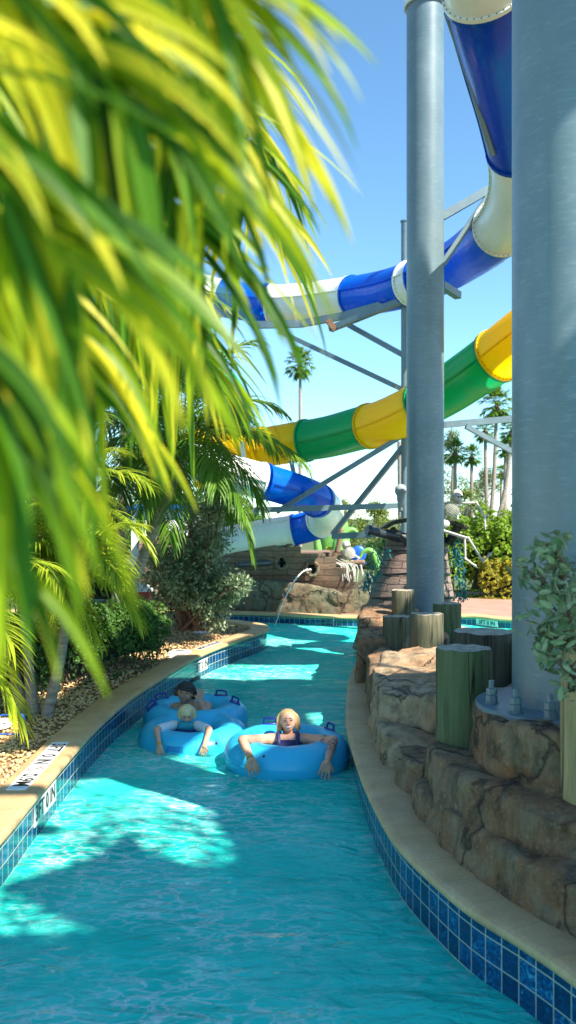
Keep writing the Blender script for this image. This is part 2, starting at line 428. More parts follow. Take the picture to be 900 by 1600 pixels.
# ------------------------------------------------------------------ banks, water, ground
ZC = .375
LB = [(-2.3,-8),(-1.95,-2),(-1.85,2),(-1.83,4.5),(-1.83,5.9),(-1.85,6.64),(-1.87,8.5),(-1.80,10),(-1.63,11.4),(-1.26,13.6),(-.80,15.1),(-.45,16.1),(-.36,16.8),(-.62,17.5),(-1.6,18.25),(-4,18.8),(-9,19),(-16,18.5)]
RB = [(5.0,-6),(3.4,-1),(2.1,1.6),(1.5,3.2),(1.27,3.94),(1.11,4.33),(.936,4.68),(.80,5.1),(.67,5.66),(.60,6.42),(.565,7.32),(.565,8.65),(.61,9.5),(.73,11),(.87,12.15),(1.05,13.3),(1.25,14.6),(1.25,16),(1.6,17.0),(2.4,17.3),(3.2,17.0),(3.6,16),(4.3,15.2),(8,14.6),(14,13)]
FB = [(-16,21.4),(-6,21.2),(-1.5,20.9),(1.6,19.9),(3.9,20.25),(5.0,19.4),(9,17.8),(16,16)]
def curve2(pts): return resample(spline([(a, b, 0) for a, b in pts], 10), .1)
LBc, RBc, FBc = curve2(LB), curve2(RB), curve2(FB)
def shift(curve, d, side):
    n = len(curve); out = []
    for i, p in enumerate(curve):
        t = (curve[min(i+1, n-1)]-curve[max(i-1, 0)]).normalized(); out.append(p+Vector((-t.y, t.x, 0))*side*d)
    return out
RBc = shift(RBc, .05, -1); LBc = shift(LBc, .04, 1)

def sweep(curve, prof, side, mb, mi=0):
    """prof: (offset to the land, z); side=+1 land on the left of travel"""
    n = len(curve); m = len(prof); vs = []; uvl = []; fs = []; L = 0
    pl = [0]
    for a, b in zip(prof, prof[1:]): pl.append(pl[-1]+math.hypot(b[0]-a[0], b[1]-a[1]))
    for i, p in enumerate(curve):
        if i: L += (p-curve[i-1]).length
        t = (curve[min(i+1, n-1)]-curve[max(i-1, 0)]).normalized(); nn = Vector((-t.y, t.x, 0))*side
        for j, (o, z) in enumerate(prof):
            vs.append(p+nn*o+Vector((0,0,z))); uvl.append((L, pl[j]))
    for i in range(n-1):
        for j in range(m-1):
            q = (i*m+j, i*m+j+1, (i+1)*m+j+1, (i+1)*m+j)
            fs.append(q if side > 0 else q[::-1])
    mb.add(vs, fs, mi, uvl)
def coping(curve, side, z, name, label, w=.31):
    mb = MB()
    nose = [(.0, z-.07), (-.025, z-.068), (-.045, z-.05), (-.05, z-.032), (-.042, z-.012), (-.02, z-.002), (.0, z), (w-.02, z), (w, z-.012), (w, z-.12)]
    sweep(curve, nose, side, mb)
    return tag(mb.build(name, 'coping_stone'), label, 'pool edge')
def wall(curve, side, z, name, label):
    mb = MB()
    n = len(curve); vs = []; uvl = []; fs = []; L = 0; zs = [z, -.13, -.131, -1.1]
    for i, p in enumerate(curve):
        if i: L += (p-curve[i-1]).length
        for q in zs: vs.append((p.x, p.y, q)); uvl.append((L, q if q > -.1305 else q-.2))
    for i in range(n-1):
        for j in range(3):
            q = (i*4+j, i*4+j+1, (i+1)*4+j+1, (i+1)*4+j); fs.append(q[::-1] if side > 0 else q)
    mb.add(vs, fs, 0, uvl)
    return tag(mb.build(name, 'pool_tile', smooth=True), label, 'pool wall')
coping(LBc, 1, ZC, 'coping', 'tan rounded stone coping along the gravel bank on the left', .29)
coping(RBc, -1, ZC, 'coping', 'tan rounded stone coping curving below the artificial rocks', .28)
coping(FBc, 1, .22, 'coping', 'thin tan coping at the far end below the rock ship', .35)
wall(LBc, 1, ZC-.07, 'tiled_wall', 'blue mottled tile wall below the left gravel bank')
wall(RBc, -1, ZC-.07, 'tiled_wall', 'blue mottled tile wall curving below the right rocks')
wall(FBc, 1, .15, 'tiled_wall', 'blue mottled tile band at the far end of the channel')

def offs(curve, d, side):
    n = len(curve); out = []
    for i, p in enumerate(curve):
        t = (curve[min(i+1, n-1)]-curve[max(i-1, 0)]).normalized(); out.append(p+Vector((-t.y, t.x, 0))*side*d)
    return out
def sheet(name, poly, z, mat, kind='structure'):
    me = bpy.data.meshes.new(name); bm = bmesh.new()
    f = bm.faces.new([bm.verts.new((p[0], p[1], z)) for p in poly])
    if f.normal.z < 0 or f.calc_area() and (f.normal_update() or f.normal.z < 0): f.normal_flip()
    bmesh.ops.triangulate(bm, faces=[f]); bm.to_mesh(me); bm.free()
    me.materials.append(M[mat]); o = bpy.data.objects.new(name, me); COL.objects.link(o); o['kind'] = kind; return o
lo = offs(LBc, .28, 1)[::3]
sheet('gravel_bed', [(-900,-40)]+[(p.x, p.y) for p in lo]+[(-900,18.5)], .30, 'soil')
ro = offs(RBc, .27, -1)[::3]
sheet('island_ground', [(p.x, p.y) for p in ro]+[(60,10),(60,-8)], .33, 'soil')
fo_ = offs(FBc, .34, 1)[::3]
sheet('ground', [(-900,21.4)]+[(p.x, p.y) for p in fo_]+[(40,12),(900,12),(1500,2500),(-1500,2500)], .16, 'lawn')
sheet('paved_deck', [(1.2,20.4),(3.9,20.62),(5.0,19.8),(9,18.2),(20,15.5),(26,26),(2.5,27.5)], .205, 'paving')
sheet('pool_floor', [(-16,-8),(16,-8),(16,23),(-16,23)], -1.0, 'pool_floor')
# the water, with real ripples
X = np.concatenate([np.linspace(-16,-2.6,20), np.linspace(-2.5,5.5,130), np.linspace(5.8,16,16)])
Y = np.concatenate([np.linspace(-8,2.5,14), np.linspace(2.7,12,210), np.linspace(12.08,23,120)])
vs = []; 
def hz(x, y):
    d = max(0.0, min(1.0, 1-abs(y-8)/16))
    return (noise.noise(Vector((x*1.1, y*1.7, 0)))*.022+noise.noise(Vector((x*3.1+5, y*4.6, 2)))*.010+noise.noise(Vector((x*8+5, y*11, 5)))*.0035)
for y in Y:
    for x in X: vs.append((x, y, hz(x, y)))
nx = len(X); fs = [(j*nx+i, j*nx+i+1, (j+1)*nx+i+1, (j+1)*nx+i) for j in range(len(Y)-1) for i in range(nx-1)]
struct(MB().add(vs, fs).build('water', 'pool_water'))

# ------------------------------------------------------------------ pebbles
def inside_left(x, y):
    best = min(LBc, key=lambda p: (p.x-x)**2+(p.y-y)**2)
    i = LBc.index(best); t = (LBc[min(i+1, len(LBc)-1)]-LBc[max(0, i-1)])
    d = Vector((x, y, 0))-best; return (-t.y*d.x+t.x*d.y)/t.length
ico = bmesh.new(); bmesh.ops.create_icosphere(ico, subdivisions=1, radius=1)
iv = np.array([v.co[:] for v in ico.verts]); itri = [[v.index for v in f.verts] for f in ico.faces]; ico.free()
pv = []; pf = []; n = 0; cnt = 0
while cnt < 11000:
    y = 5.2+(random.random()**1.5)*12.6; x = -1.9-random.random()*(1.7 if y < 10.5 else 2.6)
    if y > 10: x += (y-10)*.16
    d = inside_left(x, y)
    if d < .34: continue
    s = random.uniform(.009, .018)*(1+.25*(y > 10))
    e = Matrix.Rotation(random.random()*6.28, 3, 'Z') @ Matrix.Rotation(random.random()*.8, 3, 'X')
    sc = np.array([s*random.uniform(.8, 1.5), s, s*random.uniform(.5, .9)])
    p = (iv*sc*(1+rng.uniform(-.15, .15, (len(iv), 1)))) @ np.array(e).T + np.array([x, y, .305+s*.35+random.random()*.018])
    pv.append(p); pf += [[a+n for a in f] for f in itri]; n += len(iv); cnt += 1
mb = MB(); mb.v = [tuple(p) for p in np.concatenate(pv)]; mb.f = pf; mb.m = [0]*len(pf)
o = mb.build('gravel', 'pebble', smooth=False); o['kind'] = 'stuff'; o['category'] = 'gravel'; o['label'] = 'loose tan and brown pebbles beside the left coping'
# leaf litter and bark chips further back
mb = MB()
for k in range(1500):
    y = random.uniform(10.5, 17.4); x = -1.4-random.random()*2.4+(y-11)*.14
    if inside_left(x, y) < .35: continue
    a = random.random()*6.28; s = random.uniform(.02, .045); z = .335+random.random()*.02
    mb.add([(x+math.cos(a)*s, y+math.sin(a)*s, z), (x-math.sin(a)*s*.4, y+math.cos(a)*s*.4, z+random.random()*.02), (x-math.cos(a)*s, y-math.sin(a)*s, z), (x+math.sin(a)*s*.4, y-math.cos(a)*s*.4, z+random.random()*.02)], [(0,1,2,3)])
o = mb.build('leaf_litter', 'bark', smooth=False); o['kind'] = 'stuff'; o['category'] = 'leaf litter'; o['label'] = 'dry brown leaf litter under the hedge and shrub'

# ------------------------------------------------------------------ depth markers
def text_mesh(txt, size, mat, frame, parent, name='lettering', depth=.0015, offset=0.0):
    """frame: matrix with x to the reader's right, y up, z out of the sign"""
    cu = bpy.data.curves.new('t', 'FONT'); cu.body = txt; cu.size = size; cu.extrude = depth; cu.align_x = 'CENTER'; cu.align_y = 'CENTER'; cu.offset = offset; cu.resolution_u = 3
    ob = bpy.data.objects.new('t', cu); COL.objects.link(ob); bpy.context.view_layer.update()
    me = bpy.data.meshes.new_from_object(ob.evaluated_get(bpy.context.evaluated_depsgraph_get()))
    bpy.data.objects.remove(ob); me.transform(frame); me.transform(Matrix.Translation(-parent_world(parent)))
    me.materials.clear(); me.materials.append(M[mat]); o = bpy.data.objects.new(name, me); COL.objects.link(o); o.parent = parent; return o
def frame(o, right, up):
    right = Vector(right).normalized(); up = Vector(up).normalized(); up = (up-right*up.dot(right)).normalized(); z = right.cross(up)
    m = Matrix((right, up, z)).transposed().to_4x4(); m.translation = Vector(o); return m
def plate(fr, w, h, t, mat, parent, name):
    mb = MB(); mb.box((0,0,0), (w, h, t)); mb.v = [tuple(fr @ Vector(p)) for p in mb.v]; return mb.build(name, mat, parent, smooth=False)
def at_curve(curve, y, side):
    i = min(range(2, len(curve)-2), key=lambda k: abs(curve[k].y-y) if y < 100 else abs(curve[k].x-(y-100))); t = (curve[i+1]-curve[i-1]).normalized()
    return curve[i].copy(), t, Vector((-t.y, t.x, 0))*side
def no_diving(fr, r, parent):
    mb = MB(); seg = 28
    vs = []; 
    for k in range(seg):
        a = 2*PI*k/seg
        for q in (r, r*.84): vs.append(fr @ Vector((q*math.cos(a), q*math.sin(a), 0)))
    mb.add(vs, [(2*k, 2*((k+1) % seg), 2*((k+1) % seg)+1, 2*k+1) for k in range(seg)])
    mb.add([fr @ Vector(p) for p in ((-.62*r,.56*r,0),(-.52*r,.66*r,0),(.62*r,-.56*r,0),(.52*r,-.66*r,0))], [(0,2,3,1)])
    mb.build('symbol', 'paint_red', parent, smooth=False)
    mb = MB()
    for a, b in (((-.4,.1),(.1,.25)), ((.1,.25),(.45,.0)), ((-.4,.1),(-.55,-.15)), ((.1,.25),(.3,.42))):
        d = (Vector(b)-Vector(a)).normalized(); nn = Vector((-d.y, d.x))*.05
        mb.add([fr @ Vector(((a[0]+nn.x)*r, (a[1]+nn.y)*r, -.0006)), fr @ Vector(((b[0]+nn.x)*r, (b[1]+nn.y)*r, -.0006)), fr @ Vector(((b[0]-nn.x)*r, (b[1]-nn.y)*r, -.0006)), fr @ Vector(((a[0]-nn.x)*r, (a[1]-nn.y)*r, -.0006))], [(0,1,2,3)])
    mb.build('symbol', 'paint_black', parent, smooth=False)
def deck_marker(curve, y, side, L, w, label, off=.135):
    p, t, nn = at_curve(curve, y, side)
    c = p+nn*off+Vector((0,0,ZC+.003)); th = thing('depth_marker', label, 'depth marker', c)
    fr = frame(c, -t, -nn)
    plate(fr, L, w, .006, 'paint_white', th, 'panel')
    up = fr @ Matrix.Translation((0,0,.0045)); s = w*1.12
    text_mesh('3FT', s, 'paint_black', up @ Matrix.Translation((-L*.355,0,0)), th, offset=.0025)
    text_mesh('0 IN', s, 'paint_black', up @ Matrix.Translation((-L*.09,0,0)), th, offset=.0025)
    text_mesh('0.9M', s, 'paint_black', up @ Matrix.Translation((L*.33,0,0)), th, offset=.0025)
    no_diving(up @ Matrix.Translation((L*.115,0,.001)), w*.40, th)
def wall_marker(curve, y, side, z, L, h, label, txt='3FT 0 IN'):
    p, t, nn = at_curve(curve, y, side)
    c = p-nn*.004+Vector((0,0,z)); th = thing('depth_marker', label, 'depth marker', c)
    right = Vector((0,0,1)).cross(-nn)
    fr = frame(c, right, (0,0,1)); plate(fr, L, h, .006, 'paint_white', th, 'panel')
    text_mesh(txt, h*.98, 'paint_black', fr @ Matrix.Translation((0,0,.0045)), th, offset=.003)
deck_marker(LBc, 7.35, 1, 1.42, .15, 'white depth plate with red no-diving circle set in the near left coping')
wall_marker(LBc, 6.95, 1, .185, .66, .17, 'white depth plate in the sunlit tiles of the near left wall')
deck_marker(LBc, 14.2, 1, .9, .13, 'white depth plate in the left coping beside the shrub')
wall_marker(LBc, 13.55, 1, .17, .62, .17, 'white depth plate in the left wall tiles beyond the swimmers')
wall_marker(FBc, 104.42, 1, .085, .62, .13, 'small white depth plate in the far tile band before the paved deck')
# dark skimmer slot under it
mb = MB(); p, t, nn = at_curve(LBc, 13.3, 1); mb.beam(p-nn*.01-t*.18+Vector((0,0,.02)), p-nn*.01+t*.18+Vector((0,0,.02)), .02, .05)
tag(mb.build('skimmer_slot', 'bolt_dark', smooth=False), 'dark slot in the tiles below the far left depth plate', 'skimmer')

# ------------------------------------------------------------------ artificial rockwork
def rk_disp(amp=.07, seed=0.0, fl=1.0):
    def f(p, n):
        q = p+Vector((seed, seed*.7, seed*1.3))
        a = noise.noise(q*1.1)*1.0+noise.noise(q*2.7)*.42+noise.noise(q*7)*.16+noise.noise(q*18)*.10
        r = 1-abs(noise.noise(Vector((q.x*1.6, q.y*1.6, q.z*3.2))))*2
        cr = -max(0, r-.76)*2.6
        return amp*(a*fl+cr)
    return f
def prism(mb, poly, z0, z1, inset=.04):
    n = len(poly); c = sum((Vector((p[0], p[1], 0)) for p in poly), Vector())/n
    top = [Vector((p[0], p[1], 0)).lerp(c, inset) for p in poly]
    def zz(v, i): return v[i] if isinstance(v, (list, tuple)) else v
    vs = [(p[0], p[1], z0) for p in poly]+[(t.x, t.y, zz(z1, i)) for i, t in enumerate(top)]
    mb.add(vs, [tuple(range(n-1, -1, -1)), tuple(range(n, 2*n))]+[(i, (i+1) % n, (i+1) % n+n, i+n) for i in range(n)])
def rock(poly, z0, z1, label, mat='rockwork', vox=.03, sm=3, amp=.05, seed=1.0, inset=.05, name='artificial_boulder', cat='rock'):
    mb = MB(); area = sum(poly[i][0]*poly[(i+1) % len(poly)][1]-poly[(i+1) % len(poly)][0]*poly[i][1] for i in range(len(poly)))
    if area < 0: poly = poly[::-1]; z1 = z1[::-1] if isinstance(z1, (list, tuple)) else z1
    prism(mb, poly, z0, z1, inset); o = mb.build(name, mat)
    voxel(o, vox, sm, rk_disp(amp, seed)); return tag(o, label, cat)
def band(curve, d0, d1, ya, yb, step=3, j=0.0, seed=0):
    """strip of the right bank between offsets d0 and d1"""
    r = random.Random(seed); ca = [p for p in offs(curve, d0, -1) if ya <= p.y <= yb][::step]; cb = [p for p in offs(curve, d1, -1) if ya-.5 <= p.y <= yb][::step]
    return [(p.x+r.uniform(0, j), p.y+r.uniform(-j, j)) for p in ca]+[(p.x, p.y) for p in cb[::-1]]
rock(band(RBc[60:], .17, 1.1, 3.0, 5.75, 4, .04, 1), .2, .62, 'long low grey-brown rock ledge directly on the nearest right coping', seed=1.5, amp=.045, name='rock_ledge')
rock(band(RBc[60:], .18, .9, 5.8, 6.5, 3, .04, 2), .2, .56, 'small rounded rock lump between the low ledge and the lit block', seed=8.2, amp=.05)
rock(band(RBc[60:], .20, .8, 6.5, 7.35, 3, .04, 2), .2, .60, 'small rock lump at the foot of the tall green log', seed=3.7, amp=.05)
rock([(2.0,3.5),(1.62,4.4),(1.27,4.82),(1.07,5.3),(.93,5.8),(.90,6.35),(1.1,6.75),(2.6,6.8),(4.4,6),(4.6,3.6)], .3, [.80,.82,.82,.82,.82,.82,.85,.95,.95,.9], 'wide middle rock ledge with pale streaked face below the big column', seed=12.3, amp=.06, name='rock_ledge')
rock([(1.20,5.9),(1.22,5.4),(1.5,5.0),(2.4,4.85),(2.9,5.4),(2.8,6.6),(1.9,6.9),(1.30,6.5)], .6, 1.17, 'tall boulder that carries the base of the big right column', seed=21.7, amp=.06)
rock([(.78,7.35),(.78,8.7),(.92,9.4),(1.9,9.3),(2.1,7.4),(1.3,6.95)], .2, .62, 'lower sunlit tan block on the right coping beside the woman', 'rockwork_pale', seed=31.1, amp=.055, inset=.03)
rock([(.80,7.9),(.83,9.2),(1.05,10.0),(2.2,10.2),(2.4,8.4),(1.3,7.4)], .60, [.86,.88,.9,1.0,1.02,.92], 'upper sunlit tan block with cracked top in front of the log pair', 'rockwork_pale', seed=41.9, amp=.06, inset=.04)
rock([(.84,9.3),(.90,10.6),(1.2,11.2),(2.2,11),(2.2,9.8)], .2, .80, 'grey leaning rock at the left foot of the log pair', seed=51.2, amp=.06)
rock([(.84,11.0),(.98,12.7),(1.7,13),(2.1,11.6)], .1, [.90,.85,.9,.9], 'cracked round boulder at the bend below the plank tower', seed=61.2, amp=.07)
rock([(1.0,12.7),(1.2,14.7),(2.1,14.8),(2.0,12.7)], .0, .98, 'farthest brown boulder at the foot of the plank tower', seed=71.2, amp=.06)
rock([(1.5,6.6),(1.4,7.9),(1.9,10.5),(2.4,12.4),(5,12.4),(6.5,6.8),(3,6)], .25, [.98,.96,.72,.85,.8,.8,1.0], 'broad flat rock mass of the island behind the logs', seed=81.2, amp=.06, vox=.06, name='rock_mass')
# ------------------------------------------------------------------ logs
def log(x, y, z0, z1, r, mat, label, lean=(0,0), seed=0):
    mb = MB(); rr = random.Random(seed); seg = 40; vs = []; fs = []; nz = 14
    for i in range(nz+1):
        t = i/nz; z = z0+(z1-z0)*t
        for k in range(seg):
            a = 2*PI*k/seg; q = r*(1+.035*noise.noise(Vector((math.cos(a)*1.5+seed, math.sin(a)*1.5, z*.6)))+.012*noise.noise(Vector((math.cos(a)*9, math.sin(a)*9, seed))))
            if i == nz: q *= .965
            if i == nz-1: z = z1-.012
            vs.append((x+lean[0]*t+q*math.cos(a), y+lean[1]*t+q*math.sin(a), z+(.015*noise.noise(Vector((math.cos(a)*2, math.sin(a)*2, seed+3))) if i >= nz-1 else 0)))
    for i in range(nz):
        for k in range(seg): fs.append((i*seg+k, i*seg+(k+1) % seg, (i+1)*seg+(k+1) % seg, (i+1)*seg+k))
    mb.add(vs, fs, 0); top = vs[-seg:]; c = Vector((x+lean[0], y+lean[1], z1-.004))
    mid = [tuple(Vector(p).lerp(c, .5)+Vector((0,0,.004*noise.noise(Vector(p)*20)))) for p in top]
    mb.add(top+mid+[tuple(c)], [(k, (k+1) % seg, seg+(k+1) % seg, seg+k) for k in range(seg)]+[(seg+k, seg+(k+1) % seg, 2*seg) for k in range(seg)], 1)
    o = mb.build('log_post', [mat, 'log_end']); o.data.transform(Matrix.Translation((-x, -y, -z0))); o.location = (x, y, z0)
    return tag(o, label, 'post')
log(1.26, 6.42, .62, 1.475, .197, 'wood_green', 'tall bright green-stained log post standing nearest beside the big column', (.0,0), 1)
log(1.60, 7.35, .70, 1.475, .245, 'wood_dark', 'thick dark log stump right behind the green one', seed=2)
log(1.95, 7.2, .70, 1.42, .12, 'wood_dark', 'thin dark log mostly hidden by the big column', seed=7)
log(1.37, 11.3, .4, 1.17, .175, 'wood_brown', 'green-brown log, left one of the pair before the thinner column', seed=3)
log(1.64, 10.6, .4, 1.275, .195, 'wood_brown', 'brown log, right one of the pair before the thinner column', seed=4)
log(2.13, 12.0, .4, 1.265, .19, 'wood_green', 'mossy log just right of the thinner column foot', seed=5)
log(1.72, 13.4, .4, 1.33, .17, 'wood_brown', 'narrow log half hidden left of the thinner column foot', seed=6)
log(1.70, 5.0, .70, 1.84, .178, 'wood_pale', 'pale yellow-brown log post at the right edge under the silvery shrub', seed=8)

# ------------------------------------------------------------------ rock ship and far rock wall
def wallstrip(pts, z0, tops, thick, name, mat, label, vox, amp, seed, cat='rock wall'):
    mb = MB(); n = len(pts)
    vs = []
    for (x, y), zt in zip(pts, tops): vs += [(x, y, z0), (x, y-.0+.08, zt), (x, y+thick, zt), (x, y+thick, z0)]
    fs = [(0,3,2,1), ((n-1)*4, (n-1)*4+1, (n-1)*4+2, (n-1)*4+3)]
    for i in range(n-1):
        a, b = i*4, (i+1)*4
        for k in range(4): fs.append((a+k, a+(k+1) % 4, b+(k+1) % 4, b+k))
    mb.add(vs, fs); o = mb.build(name, mat); voxel(o, vox, 4, rk_disp(amp, seed)); return tag(o, label, cat)
wallstrip([(-3.2,21.4),(-1.9,21.5),(-1.0,21.35),(-.2,21.2),(.6,20.9),(1.3,20.6),(1.9,20.6)], .1, [.8,.85,.98,.95,.80,.66,1.05], .7, 'rock_wall', 'rockwork_green', 'mossy brown artificial rock wall behind the far tiles', .05, .07, 3.0)
hull = thing('rock_pirate_ship', 'carved concrete shipwreck hull with brown planks above the far rock wall', 'ship', (0, 22.4, .3))
# planked hull side with broken stepped bow
def hullface(name, top, y0, th, x0, x1, z0, holes=()):
    mb = MB(); st = .085; nxs = int((x1-x0)/st); 
    def inside(x, z):
        if z > top(x): return False
        return all((x-h[0])**2+(z-h[1])**2 > h[2]**2 for h in holes)
    yf = lambda x, z: y0-.30*math.sin(min(1, max(0, (z-z0)/1.6))*PI*.6)+.04*noise.noise(Vector((x*2, z*4, 0)))
    nz = int(2.4/st); vid = {}; vs = []; fs = []; uv = []
    def V(i, k, b):
        if (i, k, b) not in vid:
            x = x0+i*st; z = z0+k*st; vid[(i, k, b)] = len(vs); vs.append((x, yf(x, z)+(th if b else 0), z)); uv.append((x, z))
        return vid[(i, k, b)]
    cells = {(i, k) for i in range(nxs) for k in range(nz) if inside(x0+(i+.5)*st, z0+(k+.5)*st)}
    for i, k in cells:
        fs.append((V(i,k,0), V(i+1,k,0), V(i+1,k+1,0), V(i,k+1,0))); fs.append((V(i,k,1), V(i,k+1,1), V(i+1,k+1,1), V(i+1,k,1)))
        for di, dk, a, b in ((-1,0,(0,0),(0,1)), (1,0,(1,1),(1,0)), (0,-1,(1,0),(0,0)), (0,1,(0,1),(1,1))):
            if (i+di, k+dk) not in cells: fs.append((V(i+a[0],k+a[1],0), V(i+b[0],k+b[1],0), V(i+b[0],k+b[1],1), V(i+a[0],k+a[1],1)))
    mb.add(vs, fs, 0, uv); return mb.build(name, 'hull_plank', hull)
steps = [(-3.6,1.98),(-1.0,1.92),(-.41,1.76),(.05,1.66),(.35,1.57),(.75,1.47),(1.2,1.2),(1.42,1.05),(1.62,.8)]
def topf(x):
    for (a, z) in steps[::-1]:
        if x >= a: return z+.03*math.sin(x*9)
    return 1.95
hullface('hull_side', topf, 21.95, .3, -3.6, 1.8, .35, [(-.16,1.33,.11), (.58,1.18,.12)])
hullface('hull_side', lambda x: 1.55+.5*max(0, -x*.4), 24.4, .25, -3.8, 1.6, .35)
mb = MB(); mb.box((-1.1,23.3,1.5), (4.4,1.8,.1)); mb.build('deck', 'hull_plank', hull, smooth=False)
for hx, hz_, r in ((-.16,1.33,.11), (.58,1.18,.12)):
    mb = MB(); pts = [(hx+math.cos(a)*(r+.03), 21.66, hz_+math.sin(a)*(r+.03)*1.15) for a in [2*PI*k/20 for k in range(21)]]
    mb.tube(pts, .045, 8, caps=False); mb.build('gun_port', 'rockwork_green', hull)
mb = MB(); mb.tube([(-1.15,21.3,1.30),(-.16,21.9,1.34)], [.07,.09], 14); mb.ball((-1.15,21.3,1.30), .085)
mb.build('cannon', 'cannon_iron', hull)
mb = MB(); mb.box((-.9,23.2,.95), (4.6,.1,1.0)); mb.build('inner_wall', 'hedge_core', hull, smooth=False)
mb = MB()
for k, (a, b) in enumerate((((1.0,22.2,1.2),(1.22,22.1,1.6)), ((1.22,22.1,1.6),(1.32,22.1,2.1)), ((1.0,22.3,1.25),(1.85,22.2,1.32)))):
    mb.capsule(a, b, .09-.02*k, .06)
o = mb.build('broken_keel', 'hull_plank', hull); 
# dangling pale roots / ropes over the bow
mb = MB()
for k in range(9):
    x = 1.30+k*.045+random.uniform(-.02, .02); L = random.uniform(.15, .38)
    mb.tube(spline([(x-.3, 22.1, 1.30+.1*math.sin(k*2)), (x-.1, 21.8, 1.30), (x+.04*math.sin(k), 21.75, 1.2), (x+.02, 21.72, 1.22-L)], 4), .012, 5)
mb.build('rope', 'bone', hull)
# arching water jet out of the gun port
pts = [Vector((.55-.84*t, 21.5-1.5*t, 1.17+.20*t-1.37*t*t)) for t in np.linspace(0, 1, 40)]
mb = MB()
for p in pts:
    for k in range(3):
        q = p+Vector((random.gauss(0, .006), random.gauss(0, .006), random.gauss(0, .012))); mb.ball(q, random.uniform(.006, .014), 6, 4)
mb.tube(pts, [.013-.0002*i for i in range(len(pts))], 6)
tag(mb.build('water_jet', 'paint_white'), 'thin white water jet arching from the ship gun port into the pool', 'water jet')
mb = MB()
for k in range(12): mb.tube([(1.02+random.gauss(0,.01), 20.02, .2-.02*k), (1.02+random.gauss(0,.01), 19.98, .18-.02*k)], .008, 5)
tag(mb.build('water_spout', 'paint_white'), 'tiny water trickle falling down the far tile band', 'water jet')

# ------------------------------------------------------------------ plank tower (prow) with net, behind the thin column
tw = thing('plank_tower', 'tapering brown plank tower draped with teal netting behind the thinner column', 'tower', (2.2, 15.9, .4))
mb = MB(); vs = []; uv = []; fs = []; seg = 40; rows = [(0.1,.98),(.45,.90),(.9,.78),(1.3,.66),(1.7,.58),(2.05,.53),(2.15,.50),(2.15,.0)]
for i, (z, r) in enumerate(rows):
    for k in range(seg+1):
        a = 2*PI*k/seg; rr = r*(1+.03*noise.noise(Vector((math.cos(a)*2, math.sin(a)*2, z*2))))
        vs.append((2.2+.08*(z-1)+rr*math.cos(a)*1.0, 15.9+rr*math.sin(a)*.9, z)); uv.append((k/seg*4.2, z))
for i in range(len(rows)-1):
    for k in range(seg): fs.append((i*(seg+1)+k, i*(seg+1)+k+1, (i+1)*(seg+1)+k+1, (i+1)*(seg+1)+k))
mb.add(vs, fs, 0, uv); mb.build('tower_body', 'tower_plank', tw)
mb = MB()   # rusty rope bands
for z, r in ((1.05,.76),(1.45,.645),(1.85,.575)):
    mb.tube([(2.2+.08*(z-1)+r*math.cos(a), 15.9+r*.9*math.sin(a), z+.02*math.sin(a*3)) for a in [2*PI*k/30 for k in range(31)]], .014, 5, caps=False)
mb.build('band', 'bolt_dark', tw)
def netting(pts, wdt, parent, seed):
    mb = MB(); r = random.Random(seed)
    for k in range(90):
        t = r.random(); i = min(len(pts)-2, int(t*(len(pts)-1))); u = t*(len(pts)-1)-i
        p = Vector(pts[i]).lerp(Vector(pts[i+1]), u)+Vector((r.uniform(-wdt, wdt), r.uniform(-.05, .05), 0))
        q = p+Vector((r.uniform(-.08, .08), r.uniform(-.03, .03), r.uniform(-.16, -.04)))
        mb.tube([p, (p+q)/2+Vector((r.uniform(-.03,.03), -.03, 0)), q], .009, 4, caps=False)
    mb.build('net', 'net_teal', parent, smooth=False)
netting([(1.60,15.2,1.9),(1.42,15.15,1.5),(1.32,15.1,1.25)], .13, tw, 1); netting([(2.86,15.45,2.1),(2.93,15.4,1.6),(2.97,15.3,1.0)], .08, tw, 2)
# top planks and cannon
def slab(px0, px1, Y, parent, wd=.5, t=.07):
    mb = MB(); a = px(*px0, Y); b = px(*px1, Y); d = (b-a)
    pts = spline([a, a.lerp(b, .4)+Vector((0,0,.06)), b], 6); vs = []; 
    for p in pts:
        vs += [(p.x, p.y-wd/2, p.z), (p.x, p.y+wd/2, p.z), (p.x, p.y+wd/2, p.z-t), (p.x, p.y-wd/2, p.z-t)]
    n = len(pts); fs = [(0,1,2,3), ((n-1)*4+3, (n-1)*4+2, (n-1)*4+1, (n-1)*4)]
    for i in range(n-1):
        for k in range(4): fs.append((i*4+k, (i+1)*4+k, (i+1)*4+(k+1) % 4, i*4+(k+1) % 4))
    mb.add(vs, fs); mb.build('plank', 'wood_dark', parent, smooth=False)
slab((593,826), (645,808), 15.6, tw); slab((676,812), (725,821), 15.6, tw, .6)
for a, b, q in ((px(612,826,15.6), px(635,850,15.6), .3), (px(716,822,15.6), px(700,850,15.6), .4)):
    mb = MB(); mb.beam(a, b, q, .09); mb.build('bracket', 'wood_dark', tw, smooth=False)
can = thing('cannon', 'dark iron cannon poking left from the plank tower top', 'cannon', px(630,838,15.5))
mb = MB(); a = px(573,828,15.3); b = px(655,846,15.7); d = (b-a).normalized()
mb.tube([a, a+d*.05, a+d*.09, a+d*.5, b], [.085,.10,.075,.085,.12], 18); mb.build('barrel', 'cannon_iron', can)
# translucent skull-like jar beside the column top
mb = MB(); c = px(626,766,15.2); mb.ball(c, (.105,.11,.11), 16, 10); mb.lathe([(.09,.0),(.07,-.10),(.055,-.25),(.04,-.36),(.0,-.37)], c, 14)
o = mb.build('skull_lantern', 'clear_plastic'); voxel(o, .02, 2, lambda p, n: .01*noise.noise(p*18)); tag(o, 'grey glassy skull ornament peeking out left of the thinner column', 'ornament')

